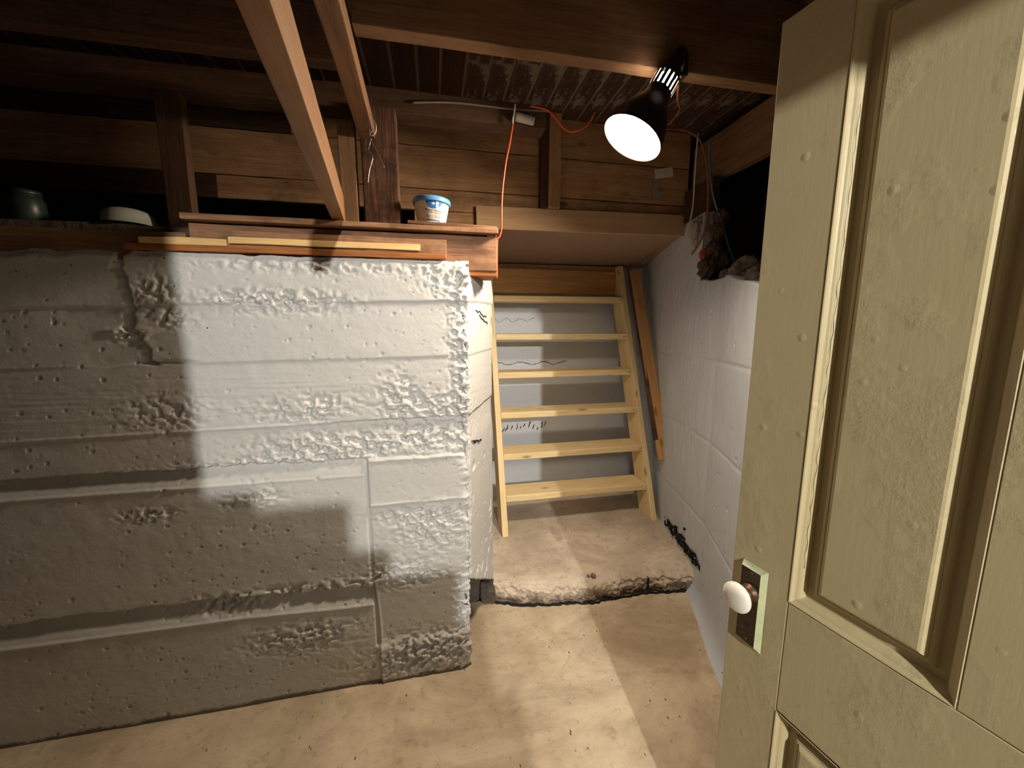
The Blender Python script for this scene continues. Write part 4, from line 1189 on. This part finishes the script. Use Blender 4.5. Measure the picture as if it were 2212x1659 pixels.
def wrap_text(body, size, s0, z0, slope=0.0):
    cu = bpy.data.curves.new('text', 'FONT'); cu.body = body; cu.size = size; cu.align_x = 'CENTER'; cu.space_character = 1.0; cu.offset = 0.00012
    to = bpy.data.objects.new('text', cu); COL.objects.link(to)
    dg = bpy.context.evaluated_depsgraph_get()
    me = bpy.data.meshes.new_from_object(to.evaluated_get(dg))
    bpy.data.objects.remove(to)
    for v in me.vertices: v.co = onb(s0 + v.co.x, z0 + v.co.y + slope * v.co.x, 0.0010)
    me.materials.clear(); me.materials.append(M['ink_black'])
    o = bpy.data.objects.new('label_text', me); COL.objects.link(o); o.parent = tub
    return o
wrap_text('Moisture Absorber', 0.0080, -0.001, 0.0470, -0.06)
wrap_text('& Odor Eliminator', 0.0064, 0.0005, 0.0400, -0.06)

M['dimmed_plastic'] = plain('dimmed_white_plastic', (0.30, 0.30, 0.27), 0.7)  # white plastic, its colour darkened to stand for the dim light there
t = lathe('plastic_bowl', [(0.0, 0.050), (0.040, 0.050), (0.058, 0.043), (0.066, 0.028), (0.070, 0.004), (0.073, 0.0), (0.066, 0.004), (0, 0.030)], M['dimmed_plastic'], None, 40, Matrix.Translation((-0.985, 1.58, 1.735)))
tag(t, 'upturned white bowl in the dark above the white wall', 'bowl')
t = lathe('glass_jar', [(0, 0), (0.036, 0), (0.040, 0.004), (0.040, 0.066), (0.032, 0.078), (0.030, 0.080), (0.034, 0.081), (0.034, 0.096), (0, 0.097)], M['glass_green'], None, 32, Matrix.Translation((-1.255, 1.58, 1.732)))
tag(t, 'dark greenish jar in the gloom beyond the upturned bowl', 'jar')

# ================================================================== BEHIND THE CAMERA (the bulb, and blockers added to shadow the wall, floor and door)
def shadow_blocker(x0, x1, z0, z1, y0, y1, label):  # added box out of view, there only to block the room bulb's light
    o = bx('blocker_box', x0, x1, y0, y1, z0, z1, M['blocker_card'], bev=0.004)
    tag(o, label, 'light blocker')
shadow_blocker(-0.27, 0.395, 0.0, 0.985, -0.90, -0.50, 'large added shadow-casting box on the floor behind the camera')
shadow_blocker(-0.27, 0.325, 0.986, 1.10, -0.78, -0.50, 'flat added shadow-casting box on the large box behind the camera')
shadow_blocker(-0.26, 0.285, 1.101, 1.25, -0.76, -0.50, 'middle added shadow-casting box of the stack behind the camera')
shadow_blocker(-0.26, 0.225, 1.251, 1.372, -0.74, -0.50, 'upper added shadow-casting box of the stack behind the camera')
shadow_blocker(-0.26, 0.098, 1.373, 1.432, -0.72, -0.50, 'low added shadow-casting box near the top of the stack behind the camera')
shadow_blocker(-0.26, 0.032, 1.433, 1.530, -0.70, -0.50, 'second highest added shadow-casting box of the stack behind the camera')
shadow_blocker(-0.26, -0.115, 1.531, 1.562, -0.66, -0.50, 'small flat added shadow-casting box on top of the stack behind the camera')
# unseen blocker added under the room ceiling to keep the bulb's light off the head of the door
door_blocker = plank('door_shade_blocker', (0.4525 + 0.17 + 0.03, -1.20, 2.265), (0.4525 + 0.17 - 0.09, -1.20 - 0.85, 2.265), 0.27, 0.34, M['room'], bev=0)
bpy.data.objects.remove(door_blocker)
dd_ = Vector((-0.172, 0.985, 0)); pc = Vector((0.5466, -0.400, 1.966)); off = Vector((0.985, 0.172, 0)) * 0.16
door_blocker = plank('door_shade_blocker', pc + off + dd_ * 0.06 + Vector((0, 0, 0.268)), pc + off - dd_ * 0.75 + Vector((0, 0, 0.268)), 0.536, 0.32, M['room'], bev=0)
tag(door_blocker, 'unseen box added behind the camera to shade the head of the door', 'duct')
bl = empty('bare_bulb', ROOM_BULB); tag(bl, 'bare bulb on the ceiling of the room behind the camera', 'lamp')
lathe('bulb_socket', [(0, 0.045), (0.022, 0.045), (0.026, 0.06), (0.026, 0.13), (0, 0.13)], M['white_plastic'], bl, 20)
